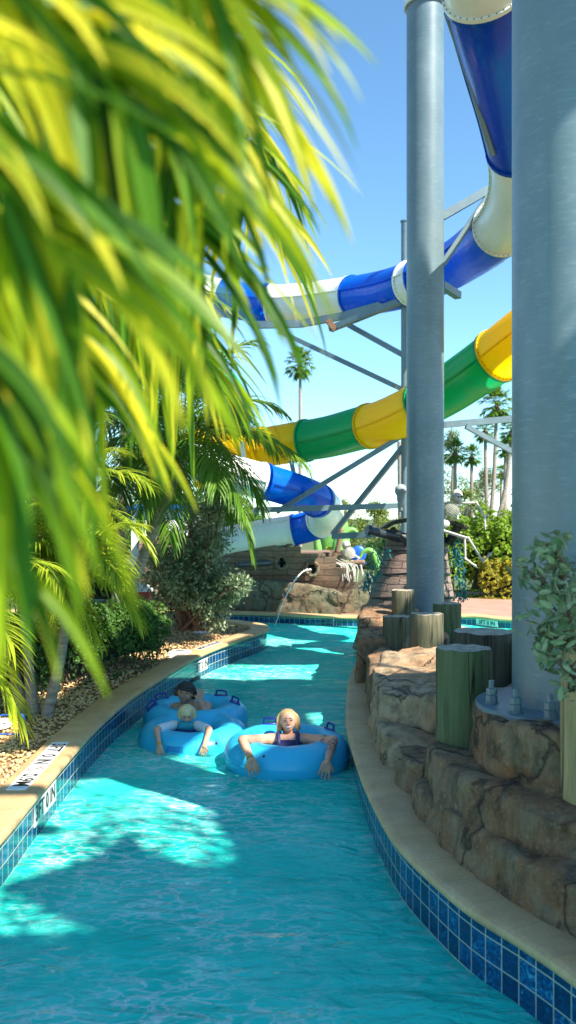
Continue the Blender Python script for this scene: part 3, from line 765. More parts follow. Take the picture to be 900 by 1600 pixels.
def bone(mb, a, b, r): mb.capsule(a, b, r*1.3, r*1.15, 8); mb.ball(a, r*1.9, 7, 5); mb.ball(b, r*1.8, 7, 5)
def skeleton(label, P, head, hr, spine, ribs_c, rr, limbs, r=.016):
    th = thing('skeleton', label, 'skeleton', P(*spine[-1]))
    mb = MB(); h = P(*head); mb.ball(h, (hr*.86, hr, hr), 14, 10); mb.ball(h+Vector((.35*hr, -.3*hr, -.75*hr)), (hr*.5, hr*.6, hr*.42), 10, 7)
    mb.build('skull', 'bone', th)
    mb = MB()
    for sx in (-.05, .42): mb.ball(h+Vector(((sx+.1)*hr, -.86*hr, -.12*hr)), (.19*hr, .16*hr, .2*hr), 8, 6)
    mb.build('eye_socket', 'bolt_dark', th)
    mb = MB(); sp = [P(*q) for q in spine]; mb.tube(spline(sp, 6), r*1.2, 7)
    a, b = P(*ribs_c[0]), P(*ribs_c[1]); ax = (b-a).normalized()
    for k in range(8):
        c = a.lerp(b, k/7); q = rr*(.75+.45*math.sin(PI*(k+1)/9)); n1 = Vector((0,1,0)); n2 = ax.cross(n1).normalized()
        mb.tube([c+n1*q*.8*math.cos(t)+n2*q*math.sin(t)-ax*.3*q*abs(math.sin(t/2)) for t in [2*PI*j/14 for j in range(15)]], r*.55, 5, caps=False)
    mb.ball(P(*spine[-1]), (.12,.08,.09), 10, 6); mb.build('rib_cage', 'bone', th)
    for name, pts in limbs:
        mb = MB(); q = [P(*k) for k in pts]
        for i in range(len(q)-1): bone(mb, q[i], q[i+1], r)
        e, dd = q[-1], (q[-1]-q[-2]).normalized()
        for k in range(3): mb.capsule(e, e+dd*.06+Vector((0, (k-1)*.03, 0)), r*.5, r*.35, 6)
        mb.build(name, 'bone', th)
    return th
PS = lambda x, y, dy=0: px(x, y, 15.1+dy)
skeleton('white plastic skeleton lounging on the plank tower with its legs dangling right', PS, (714,775), .115, [(708,787),(702,796),(697,806),(692,818)], [(707,791),(698,806)], .13,
         [('arm', [(712,787),(744,785),(757,806),(758,822)]), ('arm', [(702,790,.2),(690,800,.3),(684,815,.3)]),
          ('leg', [(693,829,-.1),(732,841,-.1),(754,877,-.1),(766,866,-.2)]), ('leg', [(690,829,.15),(726,841,.15),(727,873,.15),(742,884,.1)])])
# sea-creature playground behind the ship
PB = lambda x, y, dy=0: px(x, y, 23.5+dy)
skeleton('pale plastic skeleton slumped on the ship bow before the blue chair', PB, (541,852), .13, [(543,860),(545,868),(547,874),(549,880)], [(543,860),(547,874)], .15,
         [('arm', [(548,862),(560,872),(556,882)]), ('arm', [(538,862),(532,874),(538,882)]), ('leg', [(549,882),(563,880),(566,896)]), ('leg', [(547,882),(552,884),(553,900)])], r=.022)
def tentacle(pts, rs, label):
    mb = MB(); sp = spline([px(*p) for p in pts], 8); n = len(sp)
    mb.tube(sp, [rs*(1-.75*i/n) for i in range(n)], 12); mb.ball(sp[0], rs, 10, 6); return tag(mb.build('tentacle', 'tentacle_green'), label, 'tentacle')
tentacle([(524,900,25),(527,850,25),(538,832,25),(552,828,25),(560,836,25)], .16, 'green curled sea-monster tentacle reaching highest above the ship')
tentacle([(497,900,24.6),(497,860,24.6),(494,835,24.6),(500,822,24.6)], .15, 'straight green tentacle below the white slide bend')
tentacle([(592,905,24),(589,880,24),(580,861,24),(568,862,24),(562,872,24)], .12, 'pale green tentacle hoop right of the blue chair')
mb = MB(); mb.lathe([(.0,.0),(.42,.0),(.5,.5),(.5,1.0),(.42,1.5),(.0,1.55)], px(520,892,26), 20)
o = mb.build('play_barrel', 'tentacle_green'); tag(o, 'big green play barrel behind the shipwreck deck', 'barrel')
mb = MB(); mb.box(px(521,858,25.2), (.40,.03,.13)); o = mb.build('sign', 'sign_yellow', smooth=False); tag(o, 'small yellow warning sign on the green barrel', 'sign')
ch = thing('shell_chair', 'blue rounded play chair behind the slumped skeleton', 'chair', px(560,880,24.3))
mb = MB(); c = px(560,866,24.4); mb.ball(c, (.22,.07,.24), 16, 10); mb.build('backrest', 'paint_blue', ch)
mb = MB(); mb.ball(px(560,880,24.2), (.24,.22,.07), 14, 8); mb.build('seat', 'paint_blue', ch)
# ------------------------------------------------------------------ water slides
def slide(name, label, pts, r, secs, loc, n=10, seam=True, rim='fibreglass_rim', bolts=True):
    """pts: (px, py, Y); secs: (t0, t1, material) along the control points; every section is a part with flanges and bolts"""
    th = thing(name, label, 'water slide', loc)
    sp = spline([px(*p) for p in pts], n); N = len(sp)
    # stable frames
    fr = []; ref = Vector((0,0,1))
    for i in range(N):
        t = (sp[min(i+1, N-1)]-sp[max(i-1, 0)]).normalized(); u = (ref-t*ref.dot(t)).normalized(); ref = u; fr.append((t, u, t.cross(u)))
    seg = 32
    def ring(i, rad): 
        t, u, w_ = fr[i]; return [sp[i]+(u*math.cos(2*PI*k/seg)+w_*math.sin(2*PI*k/seg))*rad for k in range(seg)]
    for (a, b, mat) in secs:
        i0, i1 = int(a*n), min(N-1, int(b*n)); mb = MB(); vs = []; fs = []
        idx = list(range(i0, i1+1)); m = len(idx)
        for i in idx: vs += ring(i, r)
        for j in range(m-1):
            for k in range(seg): fs.append((j*seg+k, j*seg+(k+1) % seg, (j+1)*seg+(k+1) % seg, (j+1)*seg+k))
        mb.add(vs, fs)
        # end flange: short lip standing proud
        for i, sgn in ((i0, 1), (i1, -1)):
            t = fr[i][0]*sgn; A = ring(i, r); vs = [p for p in A]; R = [sp[i]+(p-sp[i])*1.07 for p in A]
            vs += R+[p+t*.05 for p in R]+[sp[i]+(p-sp[i])*.999+t*.05 for p in A]
            fs = [(q*seg+k, q*seg+(k+1) % seg, (q+1)*seg+(k+1) % seg, (q+1)*seg+k) for q in range(3) for k in range(seg)]
            mb.add(vs, fs)
        # the horizontal joint flanges along both sides
        flanges = []
        if seam:
            for w_s in (1, -1):
                mb2 = MB(); vs = []
                for i in idx:
                    t, u, w_ = fr[i]; d = w_*w_s
                    if abs(w_.z) > .95: d = u*w_s
                    c = sp[i]+d*r*.995
                    uu = u*.012
                    vs += [c-uu, c+uu, c+d*r*.09+uu, c+d*r*.09-uu]
                fs = []
                for j in range(m-1):
                    for k in range(4): fs.append((j*4+k, j*4+(k+1) % 4, (j+1)*4+(k+1) % 4, (j+1)*4+k))
                mb2.add(vs, fs); flanges.append(mb2.build('side_flange', mat, th, smooth=False))
        if bolts:
            mb3 = MB()
            for i, sgn in ((i0, 1), (i1, -1)):
                t, u, w_ = fr[i]
                for k in range(0, 36):
                    aa = 2*PI*k/36; p = sp[i]+(u*math.cos(aa)+w_*math.sin(aa))*r*1.035+t*sgn*.052
                    mb3.ball(p, .009, 5, 3)
            for w_s in (1, -1):
                L = 0
                for j in range(m-1):
                    i = idx[j]; t, u, w_ = fr[i]; d = w_*w_s; step = (sp[i+1]-sp[i]).length; q = -L
                    while q+.16 < step:
                        q += .16
                        if q < 0: continue
                        mb3.ball(sp[i]+t*q+d*r*1.05+u*.014, .007, 5, 3); mb3.ball(sp[i]+t*q+d*r*1.05-u*.014, .007, 5, 3)
                    L = step-q if step > q else 0
            for f in mb3.f: mb.f.append(tuple(q_+len(mb.v) for q_ in f)); mb.m.append(1)
            mb.v += mb3.v
        o = mb.build('tube_section', [mat, 'bolt_dark'], th)
        for q_ in flanges: q_.parent = o; q_.location = (0,0,0)
    return th
slide('tube_slide', 'yellow and green tube slide sweeping up behind the columns',
      [(300,735,22),(345,720,22),(395,703,21.6),(455,692,21),(510,683,20.4),(560,670,19.6),(595,661,19),(640,642,18.2),(695,612,17.2),(735,586,16.5),(772,560,15.8),(840,508,15),(930,440,14.5)],
      .47, [(0,2.2,'fibreglass_yellow'),(2.3,3.4,'fibreglass_yellow'),(3.4,5.5,'fibreglass_green'),(5.5,7.4,'fibreglass_yellow'),(7.4,10.1,'fibreglass_green'),(10.1,12,'fibreglass_yellow')], (0,19,4))
slide('tube_slide', 'blue and white tube slide dropping steeply behind the columns and across the sky',
      [(90,380,22),(180,402,22),(250,432,22),(330,462,22),(410,474,21.6),(470,473,21.2),(530,466,20.6),(580,459,19.8),(625,449,18.8),(680,428,17.8),(722,405,17),(766,372,15),(803,330,13.8),(818,275,12.9),(808,200,12.0),(787,110,11),(766,20,10.1),(747,-60,9.6),(700,-120,9.6),(620,-180,10.8),(520,-230,11.5)],
      .45, [(0,3.2,'fibreglass_white'),(3.25,4.15,'fibreglass_blue'),(4.2,6.4,'fibreglass_white'),(6.4,8.3,'fibreglass_blue'),(8.3,8.6,'fibreglass_white'),(8.6,11.4,'fibreglass_blue'),(11.4,13.6,'fibreglass_rim'),(13.6,16.4,'fibreglass_deep_blue'),(16.4,20,'fibreglass_rim')], (0,20,8))
slide('tube_slide', 'lower blue and white tube slide curling back on itself behind the palm',
      [(290,715,18.6),(340,733,18.6),(385,745,18.7),(430,757,19),(470,770,19.4),(498,783,20),(512,800,20.8),(500,816,21.4),(470,826,21.8),(430,833,21.9),(380,842,21.9),(320,855,21.9)],
      .375, [(0,1.0,'fibreglass_white'),(1.05,2.55,'fibreglass_white'),(2.6,4.95,'fibreglass_blue'),(5.0,7.0,'fibreglass_white'),(7.05,8.3,'fibreglass_blue'),(8.35,11,'fibreglass_white')], (0,20,2.5))
slide('tube_slide', 'green tube slide bend mostly hidden behind the left palms',
      [(-60,512,22),(40,535,22.5),(130,558,23),(230,575,23.5),(320,590,23.6),(352,615,23.4),(362,655,23),(340,690,22.8),(300,705,22.8)],
      .5, [(0,2,'fibreglass_green'),(2.05,4.2,'fibreglass_green'),(4.25,6.4,'fibreglass_green'),(6.45,8,'fibreglass_yellow')], (-2,23,5))

# ------------------------------------------------------------------ columns and braces
def column(x, y, z0, z1, r, parent, seg=64):
    mb = MB(); mb.lathe([(r, z0), (r, z0+(z1-z0)*.3), (r, z0+(z1-z0)*.6), (r, z1), (0, z1)], (x, y, 0), seg); return mb.build('column', 'galvanised_steel', parent)
big = thing('slide_column', 'massive galvanised steel column with bolted base plate at the right edge', 'column', (1.87,5.83,1.12))
column(1.87, 5.83, 1.15, 13, .402, big)
mb = MB(); mb.lathe([(0,1.16),(.63,1.16),(.635,1.165),(.635,1.195),(.63,1.20),(0,1.20)], (1.87,5.83,0), 48); o = mb.build('base_plate', 'galvanised_steel', big)
for a, b in [(.545*math.cos(q), .545*math.sin(q)) for q in [math.radians(k) for k in (212, 237, 262, 292, 322, 180, 0, 90)]]:
    mb = MB(); c = (1.87+a, 5.83+b, 1.20)
    mb.lathe([(0,0),(.045,0),(.045,.01),(.036,.01)], c, 20)
    mb.lathe([(.038,.010),(.038,.050),(.028,.054),(.028,.057),(.036,.057),(.036,.094),(.026,.098),(.019,.098),(.019,.146),(0,.148)], c, 6)
    mb.build('anchor_bolt', 'galvanised_steel', big, smooth=False)
cx, cyy = 2.205, 14.4
mid = thing('slide_column', 'thinner galvanised steel column rising behind the logs to the white slide', 'column', (cx, cyy, .8))
column(cx, cyy, .75, 10.72, .298, mid)
mb = MB(); mb.lathe([(.305,10.6),(.34,10.6),(.34,10.66),(.305,10.66)], (cx, cyy, 0), 48); mb.lathe([(.31,10.7),(.42,10.95),(.62,11.3),(.6,11.32)], (cx, cyy, 0), 32); mb.build('saddle', 'fibreglass_rim', mid)
thin = thing('slide_column', 'slim grey post close behind the left side of the thinner column', 'column', (px(633,800,18.6).x, 18.6, .2))
tx = px(633,800,18.6).x
mb = MB(); mb.lathe([(.085,.1),(.085,px(0,347,18.6).z),(.1,px(0,347,18.6).z),(.1,px(0,345,18.6).z),(0,px(0,345,18.6).z)], (tx,18.6,0), 20); mb.build('column', 'galvanised_steel', thin)
def braces(parent, lst):
    for (a, b, w_) in lst:
        mb = MB(); mb.beam(px(*a), px(*b), w_, w_); mb.build('brace', 'galvanised_steel', parent, smooth=False)
braces(thin, [((395,797,18.9),(632,790,18.6),.115), ((520,838,19.5),(690,830,18.4),.13), ((432,800,19),(630,680,18.6),.10), ((520,835,19.5),(630,698,18.6),.10),
              ((437,518,20),(632,610,18.6),.10), ((545,508,19.6),(632,556,18.6),.10)])
braces(mid, [((690,339,14.4),(830,258,14.6),.125), ((690,415,14.4),(776,288,14.5),.10), ((690,664,14.4),(830,652,14.6),.10), ((728,666,14.4),(830,722,14.6),.075), ((690,445,15),(716,462,15.5),.12)])
# cradle truss below the upper slide
cr = thing('slide_cradle', 'grey steel cradle beams hugging the underside of the blue and white slide', 'frame', px(530,500,19.6))
mb = MB(); P_ = [px(*p) for p in ((395,508,20.6),(470,506,20.2),(540,493,19.6),(600,476,18.9),(640,458,18.4),(695,446,17.3))]
for a, b in zip(P_, P_[1:]): mb.beam(a, b, .10, .16)
mb.build('rail', 'galvanised_steel', cr, smooth=False)
mb = MB(); mb.beam(px(516,514,19.4), px(632,468,18.4), .14, .12); mb.build('outrigger', 'galvanised_steel', cr, smooth=False)
mb = MB(); mb.box(px(520,512,19.3), (.13,.10,.08)); mb.beam(px(512,500,19.3), px(524,516,19.3), .12); mb.build('rusty_bracket', 'rusty', cr, smooth=False)
mb = MB(); mb.tube([px(699,20,10.1), px(738,135,11), px(770,240,12)], .045, 8)
o = mb.build('stay_rod', 'galvanised_steel'); tag(o, 'long dark stay rod running along the left of the deep blue tube', 'rod')
for a, b, lab in (((378,690,20.6),(384,745,20.6),'short white hanger between the yellow slide and the lower white tube'), ((455,720,20.2),(463,760,20.2),'small grey hanger below the yellow and green joint')):
    mb = MB(); mb.beam(px(*a), px(*b), .10); tag(mb.build('hanger', 'galvanised_steel', smooth=False), lab, 'bracket')

# ------------------------------------------------------------------ added shade blockers out of frame to the right, cut to shade the channel
def K(x, y, z=9.0):  # where a thing at height z must stand to shade water point (x, y)
    k = z/S.z; return (x+S.x*k, y+S.y*k, z)
tower = thing('shade_blocker', 'added unseen shade slabs on posts beyond the right edge', 'tower', (9,4,.3))
SHADE_SLABS = [  # outlines of the shade that each added slab throws on the water
 [(4.6,1.5),(-.25,1.5),(-.22,3.2),(-.33,4.6),(-.2,5.5),(-.28,6.2),(-.40,6.7),(-.55,7.3),(-.60,7.8),(-.55,8.2),(-.25,8.5),(-.08,8.8),(-.12,9.3),(.1,9.45),(.6,9.2),(1.7,9.0),(2.2,8.3),(2.2,7.4),(4.6,7.4)],
 [(-2.8,8.2),(-2.2,8.15),(-1.5,8.3),(-1.3,8.8),(-1.1,9.1),(-.8,9.75),(-.3,9.5),(.1,9.45),(.3,10.3),(.25,11.0),(.9,11.3),(.95,13.1),(.2,13.35),(-.6,13.2),(-1.4,13.5),(-2.8,13.3)],
 [(-1.95,5.45),(-1.6,5.15),(-1.3,5.0),(-1.2,5.2),(-.8,5.0),(-.6,4.75),(-.33,4.6),(-.22,3.7),(-1.7,3.7),(-1.95,4.6)],
 [(-1.8,5.8),(-1.45,5.45),(-1.15,5.25),(-.9,4.9),(-.33,4.6),(-.25,6.1),(-.55,6.15),(-.95,6.35),(-1.15,6.75),(-1.3,6.3),(-1.5,6.1)],
 [(-3.6,6.72),(-1.75,6.78),(-1.72,6.95),(-3.6,7.0)],
 [(1.9,10.9),(4.2,11.2),(4.2,16.0),(1.2,16),(1.0,13.5),(1.0,11.4)],
 [(-1.2,14.75),(.3,14.6),(1.1,14.9),(1.1,15.7),(.2,15.95),(-.9,15.7)],
]
for k, poly in enumerate(SHADE_SLABS):
    pts = [K(x, y, 9.0+.02*k) for x, y in poly]; mb = MB(); prism(mb, [(p[0], p[1]) for p in pts][::-1], pts[0][2], pts[0][2]+.12, 0); mb.build('deck', 'wood_brown', tower, smooth=False)  # unseen slab added to cast one shade patch
off = thing('tube_slide', 'added white tube out of view high above the right bank, shading the thinner column', 'water slide', (7,11,12))  # added out of view to keep the sun off the thinner column
mb = MB(); mb.tube(spline([K(3.2,13.4,12.5), K(.15,15.75,12.5), K(-2.2,17.2,12.5), K(-4.6,18.6,12.5)], 10), .52, 28); mb.build('tube_section', 'fibreglass_rim', off)
tr_ = thing('tree', 'added tree out of view beyond the right edge, its leaf clumps dapple the shade borders', 'tree', (8.2,-1.5,.3))  # unseen crown added to break up the edges of the sun patches
mb = MB(); mb.tube([(8.2,-1.5,.3),(8.0,-.8,4),(7.2,1,7.4)], [.2,.15,.08], 10)
P = []; rq = random.Random(5)
for (x, y) in ((-.3,6.3),(-.55,7.4),(-.9,6.1),(-1.25,6.5),(-1.5,5.6),(-1.2,5.1),(-1.6,5.3),(-1.75,5.6),(-1.5,6.3),(-1.3,6.9),(-1.0,7.2),(-.45,6.4),(-2.2,8.2),(-1.2,8.75),(-.6,8.9),(.25,10.4),(-1.6,7.3),(-1.0,14.7),(.9,14.8),(-.2,9.5),(-.7,6.9)):
    c = Vector(K(x, y, 8.6)); mb.tube([(7.2,1,7.4), (Vector((7.2,1,7.4))+c)/2+Vector((0,0,.3)), c], [.05,.03,.012], 5)
    for k in range(70): P.append(c+Vector((rq.gauss(0,.20), rq.gauss(0,.20), rq.gauss(0,.15))))
mb.build('trunk', 'bark', tr_); OFFLEAF = P
for (x, y) in ((9.5,-1),(9.5,4),(10,9),(12,9.5),(12,-1)):
    mb = MB(); mb.lathe([(.16,.1),(.16,12)], (x, y, 0), 20); mb.build('post', 'galvanised_steel', tower)
# ------------------------------------------------------------------ vegetation
def ribbon(mb, p, d, L, w_, droop, up=Vector((0,0,1)), n=5, twist=0.0, fold=.25, kink=0.0):
    """one leaflet: a tapering, folded strip that bends towards the ground"""
    p = Vector(p); d = Vector(d).normalized(); vs = []; st = L/n
    side = d.cross(up)
    if side.length < .05: side = Vector((1,0,0))
    side.normalize()
    if twist: side = Matrix.Rotation(twist, 3, d) @ side
    for i in range(n+1):
        t = i/n; wd = w_*.5*(min(1, .45+t*3.2))*(1-t**2.6)+.0006
        nn = side.cross(d).normalized()
        vs += [p-side*wd, p-nn*wd*fold*2, p+side*wd]
        d = (d+Vector((0,0,-1))*droop*st/L*(.4+1.4*t)).normalized()
        side = (side-d*side.dot(d)).normalized()
        p = p+d*st
    fs = []
    for i in range(n):
        a = i*3; fs += [(a, a+1, a+4, a+3), (a+1, a+2, a+5, a+4)]
    mb.add(vs, fs)
def frond_obj(base, d0, L, nleaf, ll, lw, parent, mat, droop=1.2, ldroop=1.0, r0=.012, seed=0, start=.15, spread=55, nseg=4, name='frond'):
    r = random.Random(seed); d = Vector(d0).normalized(); p = Vector(base); pts = [p.copy()]; N = 16
    for i in range(N):
        d = (d+Vector((0,0,-1))*droop/N*(.5+i/N)).normalized(); p = p+d*L/N; pts.append(p.copy())
    mb = MB(); mb.tube(pts, [r0*(1-.8*i/N) for i in range(N+1)], 5)
    for k in range(nleaf):
        t = start+(1-start)*(k+.5)/nleaf; u = t*N; i = min(N-1, int(u)); q = pts[i].lerp(pts[i+1], u-i); tg = (pts[i+1]-pts[i]).normalized()
        sd = tg.cross(Vector((0,0,1)))
        if sd.length < .1: sd = Vector((1,0,0))
        sd.normalize(); upv = sd.cross(tg)
        env = ll*(.55+.55*math.sin(PI*min(1, .15+t*.85)))*(r.uniform(.85, 1.1))
        for s_ in (1, -1):
            ang = math.radians(spread*(1.1-.55*t)+r.uniform(-7, 7))
            dd = tg*math.cos(ang)+sd*s_*math.sin(ang)+upv*r.uniform(.0, .35)
            ribbon(mb, q, dd, env, lw*r.uniform(.85, 1.15), ldroop*r.uniform(.7, 1.3), n=nseg)
    return mb.build(name, mat, parent, smooth=False)
def trunk(mb, base, top, r0, r1, bend=(0,0,0)):
    a, b = Vector(base), Vector(top); m = (a+b)/2+Vector(bend); pts = spline([a, m, b], 10); n = len(pts)
    mb.tube(pts, [(r0+(r1-r0)*i/n)*(1.04 if i % 2 else .97) for i in range(n)], 12)
def palm(label, base, trunks, crown_n, L, ll, lw, mat, seed, elev=(-25, 75), droop=1.3, ldroop=1.0, nleaf=34, group=None, az=None, r=.07):
    th = thing('palm_tree', label, 'palm tree', base, group); rr = random.Random(seed)
    for j, (b, t) in enumerate(trunks):
        mb = MB(); trunk(mb, b, t, r, r*.75, (rr.uniform(-.06, .06), 0, 0)); mb.build('trunk', 'bark_palm', th)
        mb = MB(); mb.tube([Vector(t)+Vector((0,0,-.05)), Vector(t)+Vector((0,0,.35))], [r*.8, r*.45], 10); mb.build('crown_shaft', mat, th)
        for k in range(crown_n):
            a = (2*PI*k*.381966*1.0)+rr.uniform(-.2, .2) if az is None else math.radians(rr.uniform(*az))
            e = math.radians(elev[0]+(elev[1]-elev[0])*((k+.5)/crown_n)); d = (math.cos(a)*math.cos(e), math.sin(a)*math.cos(e), math.sin(e))
            frond_obj(Vector(t)+Vector((0,0,.25)), d, L*rr.uniform(.85, 1.1), nleaf, ll, lw, th, mat, droop*rr.uniform(.8, 1.2), ldroop, seed=seed*100+j*40+k)
    return th
z0 = .3
# three-trunk palm by the gravel
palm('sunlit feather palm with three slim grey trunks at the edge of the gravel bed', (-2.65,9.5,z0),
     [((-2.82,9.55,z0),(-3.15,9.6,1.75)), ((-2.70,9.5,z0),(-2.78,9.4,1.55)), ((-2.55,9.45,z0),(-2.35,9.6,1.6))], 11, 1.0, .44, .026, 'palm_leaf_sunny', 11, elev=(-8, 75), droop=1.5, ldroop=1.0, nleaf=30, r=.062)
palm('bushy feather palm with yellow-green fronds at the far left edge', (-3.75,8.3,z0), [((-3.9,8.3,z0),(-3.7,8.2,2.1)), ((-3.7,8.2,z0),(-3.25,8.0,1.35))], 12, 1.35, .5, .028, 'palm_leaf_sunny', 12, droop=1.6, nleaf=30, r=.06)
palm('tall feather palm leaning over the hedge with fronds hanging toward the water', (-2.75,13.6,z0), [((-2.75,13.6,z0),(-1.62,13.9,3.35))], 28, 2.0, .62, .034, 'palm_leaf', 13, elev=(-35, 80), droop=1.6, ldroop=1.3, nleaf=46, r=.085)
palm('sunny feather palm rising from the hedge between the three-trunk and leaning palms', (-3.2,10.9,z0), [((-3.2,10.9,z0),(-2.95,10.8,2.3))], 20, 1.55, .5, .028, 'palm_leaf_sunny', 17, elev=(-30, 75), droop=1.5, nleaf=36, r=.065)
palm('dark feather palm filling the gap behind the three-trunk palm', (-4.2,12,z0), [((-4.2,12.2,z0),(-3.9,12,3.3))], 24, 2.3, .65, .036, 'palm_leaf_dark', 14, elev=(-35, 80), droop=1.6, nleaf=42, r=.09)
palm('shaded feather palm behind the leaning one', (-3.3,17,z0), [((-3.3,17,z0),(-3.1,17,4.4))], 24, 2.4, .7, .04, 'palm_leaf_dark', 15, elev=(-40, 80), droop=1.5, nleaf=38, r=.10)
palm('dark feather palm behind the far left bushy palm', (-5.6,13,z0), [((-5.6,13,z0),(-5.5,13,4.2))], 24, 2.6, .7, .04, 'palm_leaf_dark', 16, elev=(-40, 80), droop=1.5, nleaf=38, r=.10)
# near palm whose crown hangs over the camera's left
near = thing('palm_tree', 'very close blurred palm with broad yellow-green leaflets hanging over the top left', 'palm tree', (-1.9,.6,.3))
mb = MB(); trunk(mb, (-1.9,.6,.3), (-1.35,.75,3.15), .09, .07); mb.build('trunk', 'bark_palm', near)
def near_frond(pts, nleaf, L, w_, seed, sides=(1,-1), down=.55, droop=1.1, ang=(18, 42), t0=0.05):
    r = random.Random(seed); sp = spline([px(*p) for p in pts], 10); N = len(sp)-1
    mb = MB(); mb.tube([Vector((-1.35,.75,3.2))]+sp[2:], [.012]+[.010*(1-.7*i/N) for i in range(N-1)], 6)
    for k in range(nleaf):
        t = t0+(1-t0)*(k+r.random()*.6)/nleaf; u = min(N-.001, t*N); i = int(u); q = sp[i].lerp(sp[i+1], u-i); tg = (sp[i+1]-sp[i]).normalized()
        for s_ in sides:
            a = math.radians(r.uniform(*ang))*s_
            perp = Vector((tg.z, 0, -tg.x))       # roughly the picture's down side when s=+1
            d = tg*math.cos(a)+perp*math.sin(a)+Vector((0, r.uniform(-.28, .28), 0))+Vector((0,0,-down*r.uniform(.5, 1.3)))
            ribbon(mb, q, d, L*r.uniform(.75, 1.15)*(1-.25*t), w_*r.uniform(.75, 1.2), droop*r.uniform(.5, 1.5), up=Vector((r.uniform(-.3,.3), -1, r.uniform(.0, .9))), n=9, twist=r.uniform(-.7, .7))
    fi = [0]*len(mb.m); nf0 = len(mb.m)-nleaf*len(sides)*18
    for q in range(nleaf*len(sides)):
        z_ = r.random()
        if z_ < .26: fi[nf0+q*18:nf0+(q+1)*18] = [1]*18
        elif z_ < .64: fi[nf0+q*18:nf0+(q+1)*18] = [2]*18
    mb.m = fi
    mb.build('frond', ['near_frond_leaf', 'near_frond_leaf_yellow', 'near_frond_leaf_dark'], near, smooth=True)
near_frond([(-500,-420,.95),(-250,-330,.92),(0,-230,.9),(200,-130,.9),(360,-20,.92)], 28, .30, 0.0168, 1, down=.25, droop=1.0)
near_frond([(-520,-250,.78),(-280,-160,.78),(-60,-60,.78),(110,60,.80),(230,200,.82)], 24, .30, 0.0210, 2, down=.15, droop=1.0)
near_frond([(-520,0,.74),(-300,80,.74),(-130,170,.74),(20,300,.76),(130,440,.78)], 24, .31, 0.0217, 3, down=.15, droop=1.1)
near_frond([(-480,250,.72),(-320,330,.72),(-180,430,.72),(-60,560,.73),(20,700,.75)], 18, .27, 0.0203, 9, down=.2, droop=1.5)
near_frond([(-420,-300,1.1),(-150,-200,1.15),(60,-90,1.2),(230,60,1.25),(330,240,1.3)], 36, .38, 0.0182, 4, down=.2, droop=1.0)
near_frond([(-400,-50,1.4),(-150,20,1.45),(60,110,1.5),(220,240,1.55),(320,400,1.6)], 39, .46, 0.0210, 5, down=.2, droop=1.0)
near_frond([(-300,-250,2.1),(0,-140,2.2),(180,0,2.3),(310,150,2.4),(380,320,2.5)], 48, .60, 0.0224, 6, down=.1, droop=1.1)
near_frond([(-400,200,1.2),(-200,260,1.25),(-50,350,1.3),(80,480,1.35),(170,640,1.4)], 34, .34, 0.0189, 7, down=.2, droop=1.1)
near_frond([(-300,-350,2.9),(0,-220,3.0),(180,-100,3.1),(330,40,3.2),(400,220,3.3)], 48, .66, 0.0238, 8, down=.1, droop=.9)
near_frond([(-400,50,2.0),(-150,110,2.05),(40,220,2.1),(180,360,2.2),(270,520,2.3)], 48, .55, 0.0238, 10, down=.15, droop=1.1)
near_frond([(-300,120,3.2),(-100,200,3.3),(80,320,3.4),(220,430,3.5),(300,560,3.6)], 48, .75, 0.0280, 11, down=.1, droop=1.0)

near_frond([(-420,450,.80),(-300,520,.80),(-180,620,.80),(-80,740,.80),(0,880,.82)], 17, .21, 0.0154, 12, down=.25, droop=1.5)
near_frond([(-100,-340,.95),(120,-220,.95),(260,-110,.96),(350,10,.98),(390,150,1.0)], 15, .27, 0.0168, 14, down=.15, droop=.9)
def leaf_cloud(mb, pts, size, nrm=None, jitter=.8, aspect=.55, oval=False):
    """many small leaf-shaped faces around the given points (numpy)"""
    P = np.asarray(pts, float); n = len(P); g = rng
    d = g.normal(size=(n,3)); d /= np.linalg.norm(d, axis=1)[:, None]
    if nrm is not None: d = d*jitter+np.asarray(nrm); d /= np.linalg.norm(d, axis=1)[:, None]
    a = np.cross(d, g.normal(size=(n,3))); a /= np.linalg.norm(a, axis=1)[:, None]; b = np.cross(d, a)
    s = size*g.uniform(.6, 1.25, (n,1))
    if oval:
        q = np.stack([P-a*s, P-a*s*.45+b*s*aspect*.8+d*s*.08, P+a*s*.35+b*s*aspect+d*s*.10, P+a*s*.98+b*s*.12, P+a*s*.98-b*s*.12, P+a*s*.35-b*s*aspect+d*s*.10, P-a*s*.45-b*s*aspect*.8+d*s*.08, P+d*s*-.05], 1).reshape(-1, 3)
        o = len(mb.v); mb.v.extend(map(tuple, q.tolist()))
        for i in range(n):
            k = o+8*i; mb.f += [(k, k+1, k+7), (k+1, k+2, k+7), (k+2, k+3, k+4, k+7), (k+4, k+5, k+7), (k+5, k+6, k+7), (k+6, k, k+7)]; mb.m += [0]*6
        return
    q = np.stack([P-a*s, P-a*s*.1+b*s*aspect+d*s*.12, P+a*s, P-a*s*.1-b*s*aspect+d*s*.12], 1).reshape(-1, 3)
    o = len(mb.v); mb.v.extend(map(tuple, q.tolist())); mb.f.extend([(o+4*i, o+4*i+1, o+4*i+2, o+4*i+3) for i in range(n)]); mb.m.extend([0]*n)
mb = MB(); leaf_cloud(mb, OFFLEAF, .06); mb.build('crown', 'tree_leaf', tr_, smooth=False)
